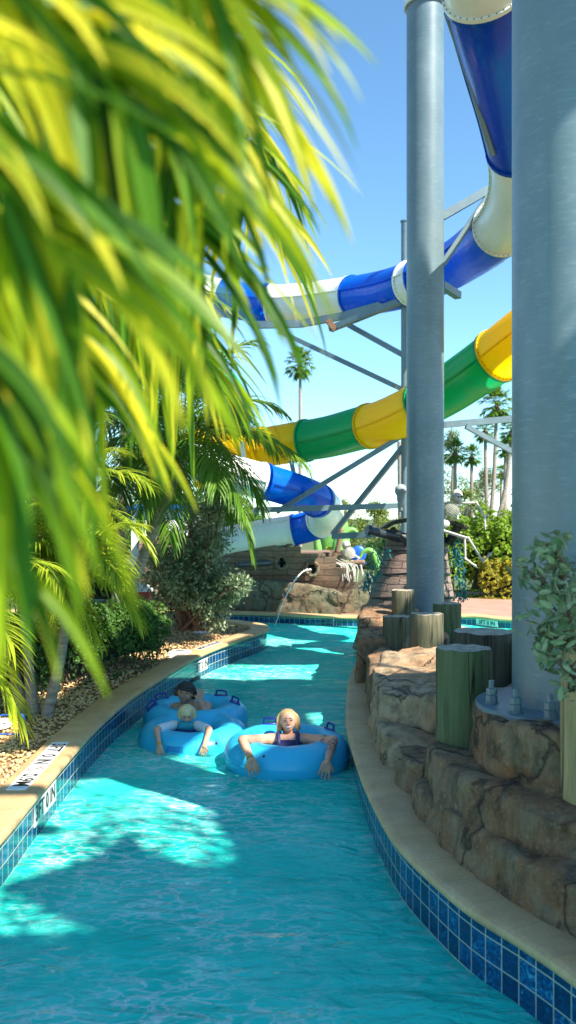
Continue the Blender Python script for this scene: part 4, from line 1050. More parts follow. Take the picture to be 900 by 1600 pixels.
def hedge(label, path, w_, h, zb, mat, n, size, seed, name='hedge', noise_a=.14):
    """clipped hedge along a path; a twiggy dark inside and many leaves on the shell"""
    r = random.Random(seed); sp = spline([Vector((a, b, 0)) for a, b in path], 8); th = thing(name, label, 'hedge', (path[0][0], path[0][1], zb))
    P = []; N = []
    L = len(sp)-1
    for k in range(n):
        u = r.random()*L; i = int(u); c = sp[i].lerp(sp[i+1], u-i); t = (sp[i+1]-sp[i]).normalized(); s_ = Vector((t.y, -t.x, 0))
        a = r.uniform(-.25, PI+.25); ca, sa = math.cos(a), math.sin(a)
        rx = w_/2*math.copysign(abs(ca)**.5, ca); rz = h*max(0, .12+.88*math.copysign(abs(sa)**.5, sa)) 
        bump = 1+noise_a*1.6*noise.noise(Vector((c.x*2.2, c.y*2.2+rx*2, rz*2.5+seed)))+noise_a*noise.noise(Vector((c.x*6, c.y*6, rz*6)))
        dep = 1-abs(r.gauss(0, .07))
        P.append((c.x+s_.x*rx*bump*dep, c.y+s_.y*rx*bump*dep, zb+rz*bump*dep)); N.append((s_.x*ca, s_.y*ca, sa+.3))
    mb = MB(); leaf_cloud(mb, P, size, N, .9); mb.build('foliage', mat, th, smooth=False)
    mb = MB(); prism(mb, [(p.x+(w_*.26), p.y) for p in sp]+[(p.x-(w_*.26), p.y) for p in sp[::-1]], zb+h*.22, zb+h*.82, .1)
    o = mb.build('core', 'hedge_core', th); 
    mb = MB()
    for k in range(60):
        u = r.random()*L; i = int(u); c = sp[i].lerp(sp[i+1], u-i)+Vector((r.uniform(-.3,.3)*w_, r.uniform(-.1,.1), zb))
        mb.tube([c, c+Vector((r.uniform(-.1,.1), r.uniform(-.1,.1), h*.3)), c+Vector((r.uniform(-.25,.25), r.uniform(-.25,.25), h*.7))], [.014, .011, .005], 5)
    mb.build('branches', 'bark', th)
    return th
hedge('clipped dark green hedge running along the left gravel bed toward the leaning palm', [(-3.9,9.3),(-3.3,10.4),(-2.85,11.6),(-2.45,12.6),(-2.1,13.2)], .95, .90, .3, 'hedge_leaf', 15000, .035, 5)
hedge('tall shaded hedge closing the view behind the left palms', [(-9,17.9),(-6,18.1),(-3.4,17.7)], 1.0, 2.3, .3, 'hedge_leaf', 12000, .06, 15)
hedge('bright green hedge with yellow patches behind the paved deck on the right', [(3.9,26.2),(6.5,25.8),(9,25.6),(13,25)], 2.0, 2.15, .2, 'bright_hedge_leaf', 20000, .085, 6, noise_a=.22)
hedge('low yellowish hedge at the foot of the bright green one', [(5.3,24.9),(7.5,24.5)], .8, 1.0, .2, 'yellow_hedge_leaf', 5000, .07, 7, noise_a=.3)
def shrub(label, base, stems, mat, n, size, seed, bark='bark', clump=.17, r0=.035, nsub=6):
    """woody shrub: forking stems with leaf clusters near the twig ends"""
    th = thing('shrub', label, 'shrub', base); r = random.Random(seed); mb = MB(); tips = []
    for st in stems:
        pts = spline([Vector(p) for p in st], 5); m = len(pts); mb.tube(pts, [r0*(1-.7*i/m) for i in range(m)], 7)
        for k in range(nsub):
            i = int(m*(.3+.7*(k+1)/nsub))-1; p = pts[i]; d = Vector((r.gauss(0,1), r.gauss(0,1), r.gauss(.4,.8))).normalized()
            q = p+d*r.uniform(.6, 1.4)*clump*1.3; mb.tube([p, (p+q)/2+Vector((0,0,.02)), q], [r0*.3, r0*.2, r0*.1], 5); tips += [q, (p+q)/2+Vector((r.gauss(0,.03),)*3)]
        tips.append(pts[-1])
    mb.build('branches', bark, th); P = []
    for k in range(n):
        c = tips[r.randrange(len(tips))]; d = Vector((r.gauss(0,1), r.gauss(0,1), r.gauss(0,1))).normalized(); P.append(c+d*clump*r.random()**.5)
    mb = MB(); leaf_cloud(mb, P, size, None, 1, .42, n < 2000); mb.build('foliage', mat, th, smooth=False); return th
b = px(300,985,15.2)
st = []
rs = random.Random(3)
for k in range(30):
    tx_, ty_ = rs.uniform(225, 392), rs.uniform(775, 930)
    if tx_ > 350 and ty_ < 860: tx_ -= 60
    t_ = px(tx_, ty_, 15.2+rs.uniform(-.7, .7)); bb = b+Vector((rs.uniform(-.25,.25), rs.uniform(-.1,.1), 0)); st.append([bb, bb.lerp(t_, .5)+Vector((0,0,.1)), t_])
shrub('big grey-green shrub with a tangle of bare lower stems beside the far left coping', b, st, 'silver_leaf', 16000, .045, 4, clump=.21, r0=.03)
# silvery shrub at the right edge
q = lambda x, y, d=0: px(x, y, 4.55+d)
st = [[q(935,1080), q(900,1010), q(873,940), q(868,880,.05)], [q(920,1060), q(905,960,.1), q(915,880,.1), q(925,850)], [q(900,1010), q(868,1000,-.05), q(850,985,-.05)], [q(873,940), q(845,915,-.05), q(833,900)],
      [q(905,1060,-.1), q(875,1035,-.12), q(852,1005,-.1)], [q(872,930), q(880,880,-.1), q(850,862,-.1)], [q(930,1040,.1), q(935,960), q(955,900)], [q(900,1010), q(890,960,-.15), q(895,915,-.15)], [q(940,1090), q(905,1075,-.1), q(888,1080,-.1)]]
shrub('silvery green shrub with brown twisted stem overhanging the pale log at the right edge', q(935,1090), st, 'silver_leaf', 760, .036, 9, clump=.085, r0=.022, nsub=5)

# ------------------------------------------------------------------ far palms and trees
def fan_palm(label, base, h, cr, seed, lean=(0,0), group='tall fan palms beyond the slides', n=34, src=None, rt=.16):
    th = thing('palm_tree', label, 'palm tree', base, group); r = random.Random(seed); b = Vector(base); t = b+Vector((lean[0], lean[1], h))
    mb = MB(); trunk(mb, b, t, rt, rt*.7, (lean[0]*.2, 0, 0)); mb.build('trunk', 'bark_pale', th)
    mb = MB(); mb.ball(t-Vector((0,0,cr*.28)), (rt*1.5, rt*1.5, cr*.3), 8, 6); mb.build('boot', 'rusty', th)
    mb = MB()
    for k in range(n):
        a = k*2.399963+r.uniform(-.2,.2); e = math.radians(-62+140*(k+.5)/n); d = Vector((math.cos(a)*math.cos(e), math.sin(a)*math.cos(e), math.sin(e)))
        pet = cr*r.uniform(.38, .55); c = t+d*pet+Vector((0,0,-.08*cr if e < 0 else .05*cr)); mb.tube([t, c], cr*.012, 4, caps=False)
        s_ = d.cross(Vector((0,0,1))); s_.normalize(); u = s_.cross(d)
        for j in range(15):
            q_ = math.radians(-78+156*j/14); dd = d*math.cos(q_)+s_*math.sin(q_)
            ribbon(mb, c, dd+u*.1, cr*r.uniform(.42, .58), cr*.075, 1.0*r.uniform(.6, 1.5), n=3, fold=.1)
    mb.build('crown', 'palm_leaf', th, smooth=False); return th
def at_ground(x, Y, z=.17): p = px(x, 800, Y); return Vector((p.x, p.y, z))
def fp(label, x, ytop, Y, crp, seed, lean_px=0):
    b = at_ground(x+lean_px, Y); t = px(x, ytop, Y); fan_palm(label, b, t.z-b.z, crp*Y/F, seed, (t.x-b.x, 0))
fp('lone fan palm standing against the open sky between the two slides', 469, 568, 70, 31, 1)
fp('tall fan palm right under the green and yellow joint, tallest of the right cluster', 776, 632, 60, 34, 2, -14)
fp('fan palm close to the thinner column, leftmost of the right cluster', 711, 706, 62, 25, 3)
fp('fan palm with straight trunk second from the left in the right cluster', 737, 712, 66, 22, 4)
fp('fan palm behind the small diagonal brace in the right cluster', 758, 672, 64, 24, 5, 6)
fp('fan palm with strongly curved trunk beside the big column', 800, 672, 55, 27, 6, -38)
fp('small distant fan palm low between the others of the right cluster', 783, 738, 75, 15, 7)
fp('half-hidden fan palm with its crown at the edge of the big column', 790, 700, 58, 20, 8, -3)
fp('faint fan palm hidden behind the blurred palm leaves at the far left', 120, 465, 60, 24, 9)
mb = MB(); a = at_ground(627, 62); trunk(mb, a, px(624,690,62), .22, .15); o = mb.build('dead_palm_trunk', 'bark_pale'); tag(o, 'bare pale palm trunk seen just left of the slim grey post', 'tree')

def tree(label, x, ybase, ytop, wpx, Y, seed, mat='tree_leaf', n=5200, group='trees beyond the water park', clumps=34, size=.0):
    r = random.Random(seed); b = at_ground(x, Y); H = (ybase-ytop)*Y/F; W = wpx*Y/F; th = thing('tree', label, 'tree', b, group)
    topz = HC-(ytop-YH)*Y/F; mb = MB(); trunk(mb, b, (b.x+r.uniform(-.3,.3), b.y, topz-.3*H), W*.05, W*.02); cl = []
    for k in range(clumps):
        a = r.random()*6.28; rr = W*.5*math.sqrt(r.random()); hz_ = r.random(); prof = math.sin(PI*min(1, .25+.72*hz_))
        c = Vector((b.x+math.cos(a)*rr*prof, b.y+math.sin(a)*rr*prof, topz-H*(1-hz_)*.95-H*.02)); cl.append((c, W*r.uniform(.09, .17)))
        if k % 3 == 0: mb.tube([(b.x, b.y, c.z-W*.15), c], [W*.014, W*.006], 5)
    mb.build('trunk', 'bark_pale', th); P = []; N = []
    for k in range(n):
        c, q_ = cl[r.randrange(clumps)]; d = Vector((r.gauss(0,1), r.gauss(0,1), r.gauss(0,.7))).normalized(); P.append(c+d*q_*r.random()**.45); N.append(d+Vector((0,0,.3)))
    mb = MB(); leaf_cloud(mb, P, size or W*.018, N, .8, .6); mb.build('crown', mat, th, smooth=False); return th
tree('rounded yellow-green tree behind the shipwreck left of the plank tower', 590, 880, 790, 120, 48, 21)
tree('loose yellow-green tree just right of the white slide bend', 535, 870, 785, 90, 50, 22)
tree('low dark green tree behind the blue chair and tentacles', 600, 900, 845, 120, 40, 23, 'palm_leaf_dark')
tree('airy grey-green pine close to the thinner column, tallest pale tree', 705, 850, 675, 90, 70, 24, 'tree_leaf_grey', 5200, clumps=46)
tree('thin grey-green pine behind the curved palm trunk', 762, 860, 735, 110, 74, 25, 'tree_leaf_grey', 5200, clumps=40)
tree('yellow-green bushy tree behind the dangling skeleton', 725, 870, 765, 100, 50, 26, 'tree_leaf', 4800)
tree('low green tree behind the bright hedge near the big column', 800, 870, 790, 90, 52, 27, 'tree_leaf', 4200)
tree('broad dark tree behind the left palms', 250, 900, 700, 300, 36, 28, 'hedge_leaf', 7000, clumps=60)
tree('pale green tree far behind the three-trunk palm', 60, 900, 640, 260, 40, 29, 'tree_leaf', 7000, clumps=60)
tree('small dark tree behind the rock ship left end', 400, 900, 800, 130, 42, 30, 'palm_leaf_dark', 4000)
tree('wide tree far behind the big column', 930, 880, 720, 260, 60, 31, 'tree_leaf', 5000, clumps=50)
tree('second rounded tree behind the plank tower', 655, 880, 800, 90, 52, 32)
o = None

# ------------------------------------------------------------------ things by the left bed
th = thing('hoop_sign', 'small round white sign on a bent blue wire stand lying on the gravel', 'sign', px(25,1135,8.6))
G = lambda x, y, z=.33: Vector(((x-450)*(HC-z)/(y-YH), F*(HC-z)/(y-YH), z))
a0 = G(-6,1145); mb = MB()
mb.tube(spline([G(-30,1146), G(8,1147), G(41,1147,.34), G(42,1138,.40), G(37,1120,.47), G(30,1116,.49), G(0,1118,.48), G(-30,1124,.45)], 6), .008, 6); mb.build('wire_stand', 'paint_blue', th)
c = G(2,1131,.37); mb = MB(); mb.lathe([(0,-.006),(.115,-.006),(.118,0),(.115,.006),(0,.006)], c, 24, rot=Matrix.Rotation(.25, 3, 'X')); mb.build('disc', 'paint_white', th)
fr = frame(c+Vector((0,-.0,.009)), (1,0,0), (0, math.cos(.25), math.sin(.25)))
mb = MB()
for sx, sy, ang in ((-.02,.0,.5), (.03,-.01,-.4)): mb.box(fr @ Vector((sx, sy, .001)), (.05,.014,.002), Matrix.Rotation(ang, 3, 'Z'))
mb.build('symbol', 'paint_black', th, smooth=False)
c = G(281,1022,.36); th = thing('valve_lid', 'flat white plastic box lid on the leaf litter by the far left coping', 'lid', c)
mb = MB(); mb.lathe([(.0,.05),(.17,.05),(.19,.035),(.20,-.04),(0,-.04)], c, 4, rot=Matrix.Rotation(.5, 3, 'Z')); mb.build('lid', 'paint_white', th, smooth=False)
mb = MB(); mb.box(c+Vector((0,0,.055)), (.12,.03,.012)); mb.build('grip', 'bolt_dark', th, smooth=False)
rock([(px(303,985,16.4).x,16.2),(px(329,985,16.4).x,16.1),(px(330,985,16.4).x,16.6),(px(305,985,16.4).x,16.7)], .28, .68, 'small white painted stone under the big shrub', 'paint_white', .03, 4, .05, 99, .25, 'white_stone', 'stone')
# pale storage shed glimpsed behind the palms
sh = thing('shed', 'pale grey shed wall glimpsed between the left palms and the big shrub', 'shed', (-5,21.5,.2))
mb = MB(); mb.box((-3.1,23,1.4), (1.5,2.0,2.4)); mb.build('wall', 'paint_white', sh, smooth=False)
mb = MB(); mb.box((-3.1,23,2.67), (1.8,2.3,.12)); mb.build('roof', 'paint_blue', sh, smooth=False)
mb = MB(); mb.box((-3.0,21.97,1.15), (.7,.06,1.9)); mb.build('door', 'bolt_dark', sh, smooth=False)
th = thing('rubbish_bin', 'dark red bin with a white lid between the hedge and the leaning palm', 'bin', (-3.15,17.8,.3))
mb = MB(); mb.lathe([(.0,0),(.2,0),(.24,.62),(.26,.64),(.0,.64)], (-2.98,18.0,.3), 20); mb.build('body', 'paint_red', th)
mb = MB(); mb.lathe([(.27,.64),(.27,.68),(.15,.78),(.0,.80)], (-2.98,18.0,.3), 20); mb.build('lid', 'paint_white', th)
# ------------------------------------------------------------------ swim tubes
def torus(mb, c, R, r, seg=72, sub=26, tilt=None, sy=1.0):
    vs = []; fs = []; c = Vector(c)
    for i in range(seg):
        a = 2*PI*i/seg
        for k in range(sub):
            b_ = 2*PI*k/sub; rr = r*(1+.012*math.sin(a*9)); p = Vector(((R+rr*math.cos(b_))*math.cos(a), (R+rr*math.cos(b_))*math.sin(a)*sy, rr*math.sin(b_)*.96))
            if tilt: p = tilt @ p
            vs.append(c+p)
    for i in range(seg):
        for k in range(sub): fs.append((i*sub+k, ((i+1) % seg)*sub+k, ((i+1) % seg)*sub+(k+1) % sub, i*sub+(k+1) % sub))
    mb.add(vs, fs)
def handle(c, ang, parent, tilt=None, nrm=(0,0,1)):
    """a strap handle: pad and grip, standing on the vinyl at c; ang is the direction of the grip in plan"""
    d = Vector((math.cos(ang), math.sin(ang), 0)); n = Vector(nrm).normalized(); d = (d-n*d.dot(n)).normalized(); s_ = n.cross(d); c = Vector(c)
    q = Matrix((d, s_, n)).transposed()
    mb = MB(); mb.lathe([(0,.008),(.055,.008),(.062,0),(.062,-.02)], c, 20, rot=q @ Matrix.Diagonal((1.45,.75,1)))
    o = mb.build('handle', 'vinyl_navy', parent)
    mb = MB(); pts = [c-d*.065, c-d*.06+n*.045, c-d*.04+n*.056, c+d*.04+n*.056, c+d*.06+n*.045, c+d*.065]; mb.tube(spline(pts, 4), .0115, 8)
    mb.build('grip', 'vinyl_navy', o)
def on_ring(c, R, r, a, b_, tilt=None):
    p = Vector(((R+r*math.cos(b_))*math.cos(a), (R+r*math.cos(b_))*math.sin(a), r*math.sin(b_)*.96)); n = Vector((math.cos(b_)*math.cos(a), math.cos(b_)*math.sin(a), math.sin(b_)))
    if tilt: p = tilt @ p; n = tilt @ n
    return Vector(c)+p, n
WC = Vector((-.01, 8.82, .085)); WR, Wr = .425, .198; Wt = Matrix.Rotation(.03, 3, 'X')
wt = thing('swim_tube', 'single round turquoise swim tube that carries the woman', 'swim tube', (WC.x, WC.y, 0))
mb = MB(); torus(mb, WC, WR, Wr, tilt=Wt); mb.build('ring', 'vinyl_blue', wt)
for a, b_ in ((math.radians(28), 1.25), (math.radians(113), 1.45)):
    p, n = on_ring(WC, WR, Wr, a, b_, Wt); handle(p, a+PI/2 if a < 1 else 0.05, wt, nrm=n)
def seam(C, R, r, b_, parent, tilt=None, a0=0, a1=2*PI):
    mb = MB(); pts = []
    for k in range(97):
        p, n = on_ring(C, R, r+.001, a0+(a1-a0)*k/96, b_, tilt); pts.append(p)
    mb.tube(pts, .0035, 5, caps=False); mb.build('seam', 'vinyl_blue', parent)
seam(WC, WR, Wr, .05, wt, Wt); seam(WC, WR, Wr, -.42, wt, Wt)
p, n = on_ring(WC, WR, Wr, math.radians(-112), .75, Wt); mb = MB(); mb.ball(p, .012, 8, 5); mb.build('valve', 'bolt_dark', wt)
# double tube
DF = Vector((-1.02, 9.68, .03)); DR = Vector((-1.07, 10.42, .085)); DT = Matrix.Rotation(.06, 3, 'X')
dt = thing('double_swim_tube', 'figure-eight turquoise swim tube shared by the boy and the man', 'swim tube', (-1.05, 10.0, 0))
mb = MB(); torus(mb, DF, .41, .185, tilt=DT); torus(mb, DR, .42, .19, tilt=Matrix.Rotation(.03, 3, 'X')); o = mb.build('ring', 'vinyl_blue', dt); voxel(o, .018, 4)
for C, a, b_, ga in ((DR, 155, 1.3, .2), (DR, 196, 1.1, .9), (DR, 52, 1.5, -.3), (DR, 0, 1.4, -.9)):
    p, n = on_ring(C, .42, .19, math.radians(a), b_, Matrix.Rotation(.03, 3, 'X')); handle(p, ga, dt, nrm=n)
seam(DF, .41, .185, -.1, dt, DT, PI*1.05, PI*1.95)
p, n = on_ring(DF, .41, .185, math.radians(-60), .55, DT); mb = MB(); mb.ball(p, .012, 8, 5); mb.build('valve', 'bolt_dark', dt)
# faded dark blue printed patch on the front
mb = MB(); vs = []; fs = []
for i in range(9):
    for k in range(5):
        p, n = on_ring(DF, .41, .1862, math.radians(-112+i*2.2), .48-k*.08, DT); vs.append(p)
for i in range(8):
    for k in range(4): fs.append((i*5+k, i*5+k+1, (i+1)*5+k+1, (i+1)*5+k))
mb.add(vs, fs); simple('print_blue', (.01,.26,.56), .5, .35, 60); mb.build('print', 'print_blue', dt)

# ------------------------------------------------------------------ people
def skin_mat(name, base, spots=()):
    """spots: (centre in object space, radius, colour, softness) e.g. lips, eyes, tattoo"""
    t = NT(name); v = t.coord('Object'); n = t.noise(v, 12, 5, .6)
    col = t.ramp(n, [(.3, tuple(x*.86 for x in base)), (.7, tuple(min(1, x*1.1) for x in base))])
    for (c, r, sc, colr, soft) in spots:
        d = t.n('ShaderNodeVectorMath', operation='SUBTRACT', inp={0: v, 1: tuple(c)}).outputs[0]
        d = t.n('ShaderNodeVectorMath', operation='MULTIPLY', inp={0: d, 1: tuple(sc)}).outputs[0]
        L = t.n('ShaderNodeVectorMath', operation='LENGTH', inp={0: d}).outputs[1]
        if soft == 'tattoo':
            f = t.math('LESS_THAN', L, r); nz = t.ramp(t.noise(v, 38, 3, .5, dist=1.5), [(.47, 0.0), (.52, .8)]); f = t.math('MULTIPLY', f, nz)
        else: f = t.ramp(t.math('DIVIDE', L, r), [(.75, 1.0), (1.0, 0.0)])
        col = t.mix(f, col, colr)
    return t.fin(t.bsdf(col, .5, None, **{'Subsurface Weight': .12, 'Subsurface Radius': (.02,.008,.004), 'Subsurface Scale': .5}))
def head_parts(mb, c, r, rot, child=False):
    """skull, jaw, nose, ears as overlapping solids; rot turns local (x right of picture, -y toward camera, z up)"""
    c = Vector(c); R = rot
    def B(p, rad): mb.ball(c+R @ (Vector(p)*r), tuple(a*r for a in rad), 18, 12, rot=R)
    B((0,.12,.18), (.80,.92,.86)); B((0,-.18,-.28), (.60,.60,.70)); B((0,-.38,-.72), (.36,.34,.28)); B((-.28,-.30,-.35), (.34,.34,.36)); B((.28,-.30,-.35), (.34,.34,.36))
    mb.capsule(c+R @ (Vector((0,-.74,.02))*r), c+R @ (Vector((0,-.93,-.26))*r), .08*r, .145*r, 8)      # nose
    B((0,-.70,-.50), (.24,.13,.06)); B((0,-.69,-.60), (.20,.13,.055))                                   # lips
    B((-.26,-.66,.16), (.26,.12,.07)); B((.26,-.66,.16), (.26,.12,.07))                                 # brow
    B((-.80,.08,-.1), (.08,.17,.25)); B((.80,.08,-.1), (.08,.17,.25))                                   # ears
def hand(mb, wrist, d, n, size, side, curl=.5, spread=.16):
    """wrist point, d toward the fingers, n = back of the hand, side = +1 thumb to n x d"""
    d = Vector(d).normalized(); n = Vector(n); n = (n-d*n.dot(d)).normalized(); s_ = n.cross(d)*side; w_ = Vector(wrist); h = size
    k = w_+d*h*.5
    for t in (-.30, -.10, .10, .30): mb.capsule(w_+d*h*.06+s_*h*t*.6, k+s_*h*t*.85, h*.115, h*.095, 8)
    for i, (t, L) in enumerate(((.32,.44), (.11,.50), (-.10,.46), (-.30,.36))):
        a = k+s_*h*t*.9; dd = (d+s_*spread*t*2).normalized(); r = h*.072
        for j, f in enumerate((.42,.32,.26)):
            b_ = a+dd*L*h*f; mb.capsule(a, b_, r, r*.9, 8); a = b_; r *= .9; dd = (dd-n*curl*(.5+.25*j)).normalized()
    a = w_+d*h*.12+s_*h*.22; b_ = a+(d*.7+s_*.75-n*.25).normalized()*h*.26; c = b_+(d*.95+s_*.25-n*.3).normalized()*h*.22
    mb.capsule(a, b_, h*.09, h*.07, 8); mb.capsule(b_, c, h*.07, h*.055, 8)
def person(label, loc, build, mat, vox=.0075, sm=1):
    mb = MB(); build(mb); o = mb.build('person', mat); o.data.transform(Matrix.Translation(-Vector(loc))); o.location = loc
    voxel(o, vox, sm); return tag(o, label, 'person')
def eyes(parent, c, r, R, closed=False):
    c = Vector(c)
    mb = MB()
    for s_ in (-1, 1): mb.ball(c+R @ (Vector((s_*.27,-.72,.03))*r), (.11*r, .07*r, .055*r), 8, 6, rot=R)
    mb.build('eyes', 'eye_dark', parent)
    mb = MB()
    for s_ in (-1, 1): mb.capsule(c+R @ (Vector((s_*.14,-.80,.25))*r), c+R @ (Vector((s_*.42,-.68,.19))*r), .042*r, .026*r, 6)
    mb.build('eyebrows', 'brow', parent)
simple('eye_dark', (.02,.015,.012), .25); simple('brow', (.10,.06,.03), .8); simple('teeth', (.8,.78,.72), .3)
# --- woman
wl = Vector((-.01, 8.80, 0)); hc = px(450,1127,8.84); hr = .104; Rw = Matrix.Rotation(.04, 3, 'Z') @ Matrix.Rotation(-.26, 3, 'X') @ Matrix.Rotation(-.06, 3, 'Y')
shL, shR = px(421,1160,8.80), px(480,1160,8.80); elL, elR = px(379,1160,8.46), px(521,1166,8.48); wrL, wrR = px(392,1187,8.16), px(511,1191,8.15)
elL.z = .305; elR.z = .30; shL.z = shR.z = .228
chin = hc+Vector((0,.02,-.11))
def bw(mb):
    head_parts(mb, hc, hr, Rw)
    mb.capsule(hc+Vector((0,.04,-.06)), (hc.x, 8.86, .14), .052, .062)
    mb.capsule(shL, shR, .062, .062); mb.capsule((hc.x-.10, 8.84, .13), (hc.x+.10, 8.84, .13), .10, .10)
    mb.capsule((hc.x, 8.86, .12), (hc.x, 8.95, -.28), .15, .13, 18); mb.capsule((hc.x-.07, 8.86, .1), (hc.x-.07, 8.95, -.3), .11, .12); mb.capsule((hc.x+.07, 8.86, .1), (hc.x+.07, 8.95, -.3), .11, .12)
    for s_ in (-1, 1):
        mb.capsule((hc.x+s_*.09, 8.93, -.32), (hc.x+s_*.13, 8.6, -.5), .095, .065); mb.capsule((hc.x+s_*.13, 8.6, -.5), (hc.x+s_*.14, 8.3, -.35 if s_ < 0 else -.42), .06, .04); mb.capsule((hc.x+s_*.14, 8.3, -.37), (hc.x+s_*.15, 8.16, -.30), .035, .028)
    for sh_, el, wr, sd in ((shL, elL, wrL, 1), (shR, elR, wrR, -1)):
        mb.capsule(sh_, el, .057, .047); mb.capsule(el, el.lerp(wr, .35), .047, .044); mb.capsule(el.lerp(wr, .35), wr, .044, .028)
    hand(mb, wrL, (.30,-.02,-1), (0,-1,.15), .158, -1, .28)
    hand(mb, wrR, (-.25,-.02,-1), (0,-1,.15), .158, 1, .28)
loc = Vector((hc.x, 8.85, 0)); L_ = lambda p: tuple(Vector(p)-loc)
mouth = hc+Rw @ (Vector((0,-.78,-.53))*hr)
fa = elR.lerp(wrR, .5)
skin_mat('skin_woman', (.66,.35,.23), [(L_(mouth), .036, (1,1,2.2), (.5,.16,.13), 's'), (L_(elR.lerp(wrR, .35)), .10, (1,1,1), (.05,.05,.07), 'tattoo'), (L_(shR.lerp(elR, .72)), .06, (1,1,1), (.05,.05,.07), 'tattoo')])
wo_ = person('smiling woman with wet blond hair and a tattooed forearm, hugging her swim tube', loc, bw, 'skin_woman')
eyes(wo_, hc, hr, Rw)
mb = MB(); mb.tube([hc+Rw @ (Vector((x, -.83+.9*x*x, -.57+1.5*x*x))*hr) for x in (-.26,-.17,-.08,0,.08,.17,.26)], [.02*hr,.05*hr,.06*hr,.065*hr,.06*hr,.05*hr,.02*hr], 8); mb.build('teeth', 'teeth', wo_)
def hair_mat(name, c1, c2):
    t = NT(name); v = t.coord('Object', (1,1,.12)); n = t.noise(v, 70, 6, .7)
    return t.fin(t.bsdf(t.ramp(n, [(.3, c1), (.65, c2)]), .45, t.bump(n, .6, .004)))
hair_mat('hair_blond', (.14,.08,.03), (.58,.40,.18)); hair_mat('hair_child', (.45,.30,.12), (.85,.68,.38)); hair_mat('hair_dark', (.01,.007,.005), (.06,.035,.02))
def hairs(name, mat, parent, c, r, R, strands, seed, length=.9, cap=((0,.22,.30), (.93,.92,.88)), thick=.05, front=-.2):
    mb = MB(); rr = random.Random(seed); c = Vector(c)
    mb.ball(c+R @ (Vector(cap[0])*r), tuple(a*r for a in cap[1]), 20, 14, rot=R)
    for k in range(strands):
        a = rr.uniform(-.25*PI, 1.25*PI); x, y = math.cos(a), math.sin(a)
        if y < front: y = front
        p0 = Vector((x*.25+rr.uniform(-.1,.1), y*.2+.1, 1.08)); p1 = Vector((x*.95, y*.9+.1, .45)); p2 = Vector((x*1.02+rr.uniform(-.08,.08), y*.92+.1, -.35)); p3 = Vector((x*(.95+rr.uniform(-.1,.22)), y*.85+.1, -.35-length*rr.uniform(.6, 1.1)))
        mb.tube([c+R @ (q*r) for q in spline([p0, p1, p2, p3], 4)], [thick*r*1.6]*3+[thick*r*1.5]*6+[thick*r*q for q in (1.2,.9,.6,.3)], 6)
    return mb.build(name, mat, parent)
hairs('hair', 'hair_blond', wo_, hc, hr, Rw, 90, 3, .6, cap=((0,.26,.36), (.90,.90,.84)), thick=.055, front=-.10)
# swimsuit: dark blue top with straps
mb = MB(); mb.capsule((hc.x-.07, 8.76, .145), (hc.x+.07, 8.76, .145), .098, .098, 18); mb.capsule((hc.x, 8.84, .08), (hc.x, 8.93, -.3), .165, .15, 20)
for s_ in (-1, 1): mb.tube(spline([(hc.x+s_*.09, 8.68, .17), (hc.x+s_*.09, 8.69, .235), (hc.x+s_*.095, 8.77, .292), (hc.x+s_*.08, 8.86, .28)], 4), .020, 8)
simple('swimsuit_navy', (.012,.02,.10), .6, .3, 30); o = mb.build('swimsuit', 'swimsuit_navy', wo_); 
simple('wristband', (.95,.42,.02), .4, .1)
def wband(parent, el, wr, r, w_=.018):
    d = (wr-el).normalized(); c = wr-d*.02; q = d.to_track_quat('Z', 'Y').to_matrix(); mb = MB(); mb.lathe([(r,-w_/2),(r+.003,-w_/2),(r+.003,w_/2),(r,w_/2)], c, 18, rot=q); mb.build('wristband', 'wristband', parent)
wband(wo_, elL, wrL, .035)
# --- boy
bc = px(292,1116,9.64); br = .088; Rb = Matrix.Rotation(.12, 3, 'Z') @ Matrix.Rotation(.42, 3, 'X')
bsL, bsR = px(272,1133,9.62), px(309,1134,9.62); beL, beR = px(245,1140,9.30), px(327,1140,9.28); bwL, bwR = px(249,1166,9.06), px(319,1166,9.03)
def bb(mb):
    head_parts(mb, bc, br, Rb, True)
    mb.capsule(bc+Vector((0,.03,-.04)), (bc.x, 9.68, .08), .04, .045); mb.capsule(bsL, bsR, .042, .042); mb.capsule((bc.x, 9.68, .06), (bc.x, 9.8, -.3), .10, .10, 16)
    for s_ in (-1, 1): mb.capsule((bc.x+s_*.06, 9.9, -.3), (bc.x+s_*.09, 9.65, -.48), .06, .045); mb.capsule((bc.x+s_*.09, 9.65, -.48), (bc.x+s_*.09, 9.6, -.75), .04, .03)
    for a, b_, c in ((bsL, beL, bwL), (bsR, beR, bwR)): mb.capsule(a, b_, .042, .035); mb.capsule(b_, c, .035, .023)
    hand(mb, bwL, (.2,-.1,-1), (0,-1,.1), .11, -1, .3); hand(mb, bwR, (-.2,-.1,-1), (0,-1,.1), .11, 1, .3)
bl = Vector((bc.x, 9.86, 0)); m2 = bc+Rb @ (Vector((0,-.78,-.55))*br)
skin_mat('skin_boy', (.70,.38,.25), [(tuple(m2-bl), .03, (1,1,2), (.5,.15,.12), 's')])
bo = person('small blond boy in a white and teal swim shirt leaning over the front ring', bl, bb, 'skin_boy', .007)
eyes(bo, bc, br, Rb); hairs('hair', 'hair_child', bo, bc, br, Rb, 70, 5, .05, cap=((0,.18,.30), (.90,.98,.86)), thick=.08, front=-.45)
simple('shirt_white', (.75,.80,.80), .8, .08, 20); simple('shirt_teal', (.02,.30,.36), .8, .2, 20); simple('shirt_navy', (.01,.05,.18), .8, .3, 40)
mb = MB()
for a, b_ in ((bsL, beL), (bsR, beR)): mb.capsule(a, a.lerp(b_, .80), .054, .047, 14)
mb.build('sleeves', 'shirt_white', bo)
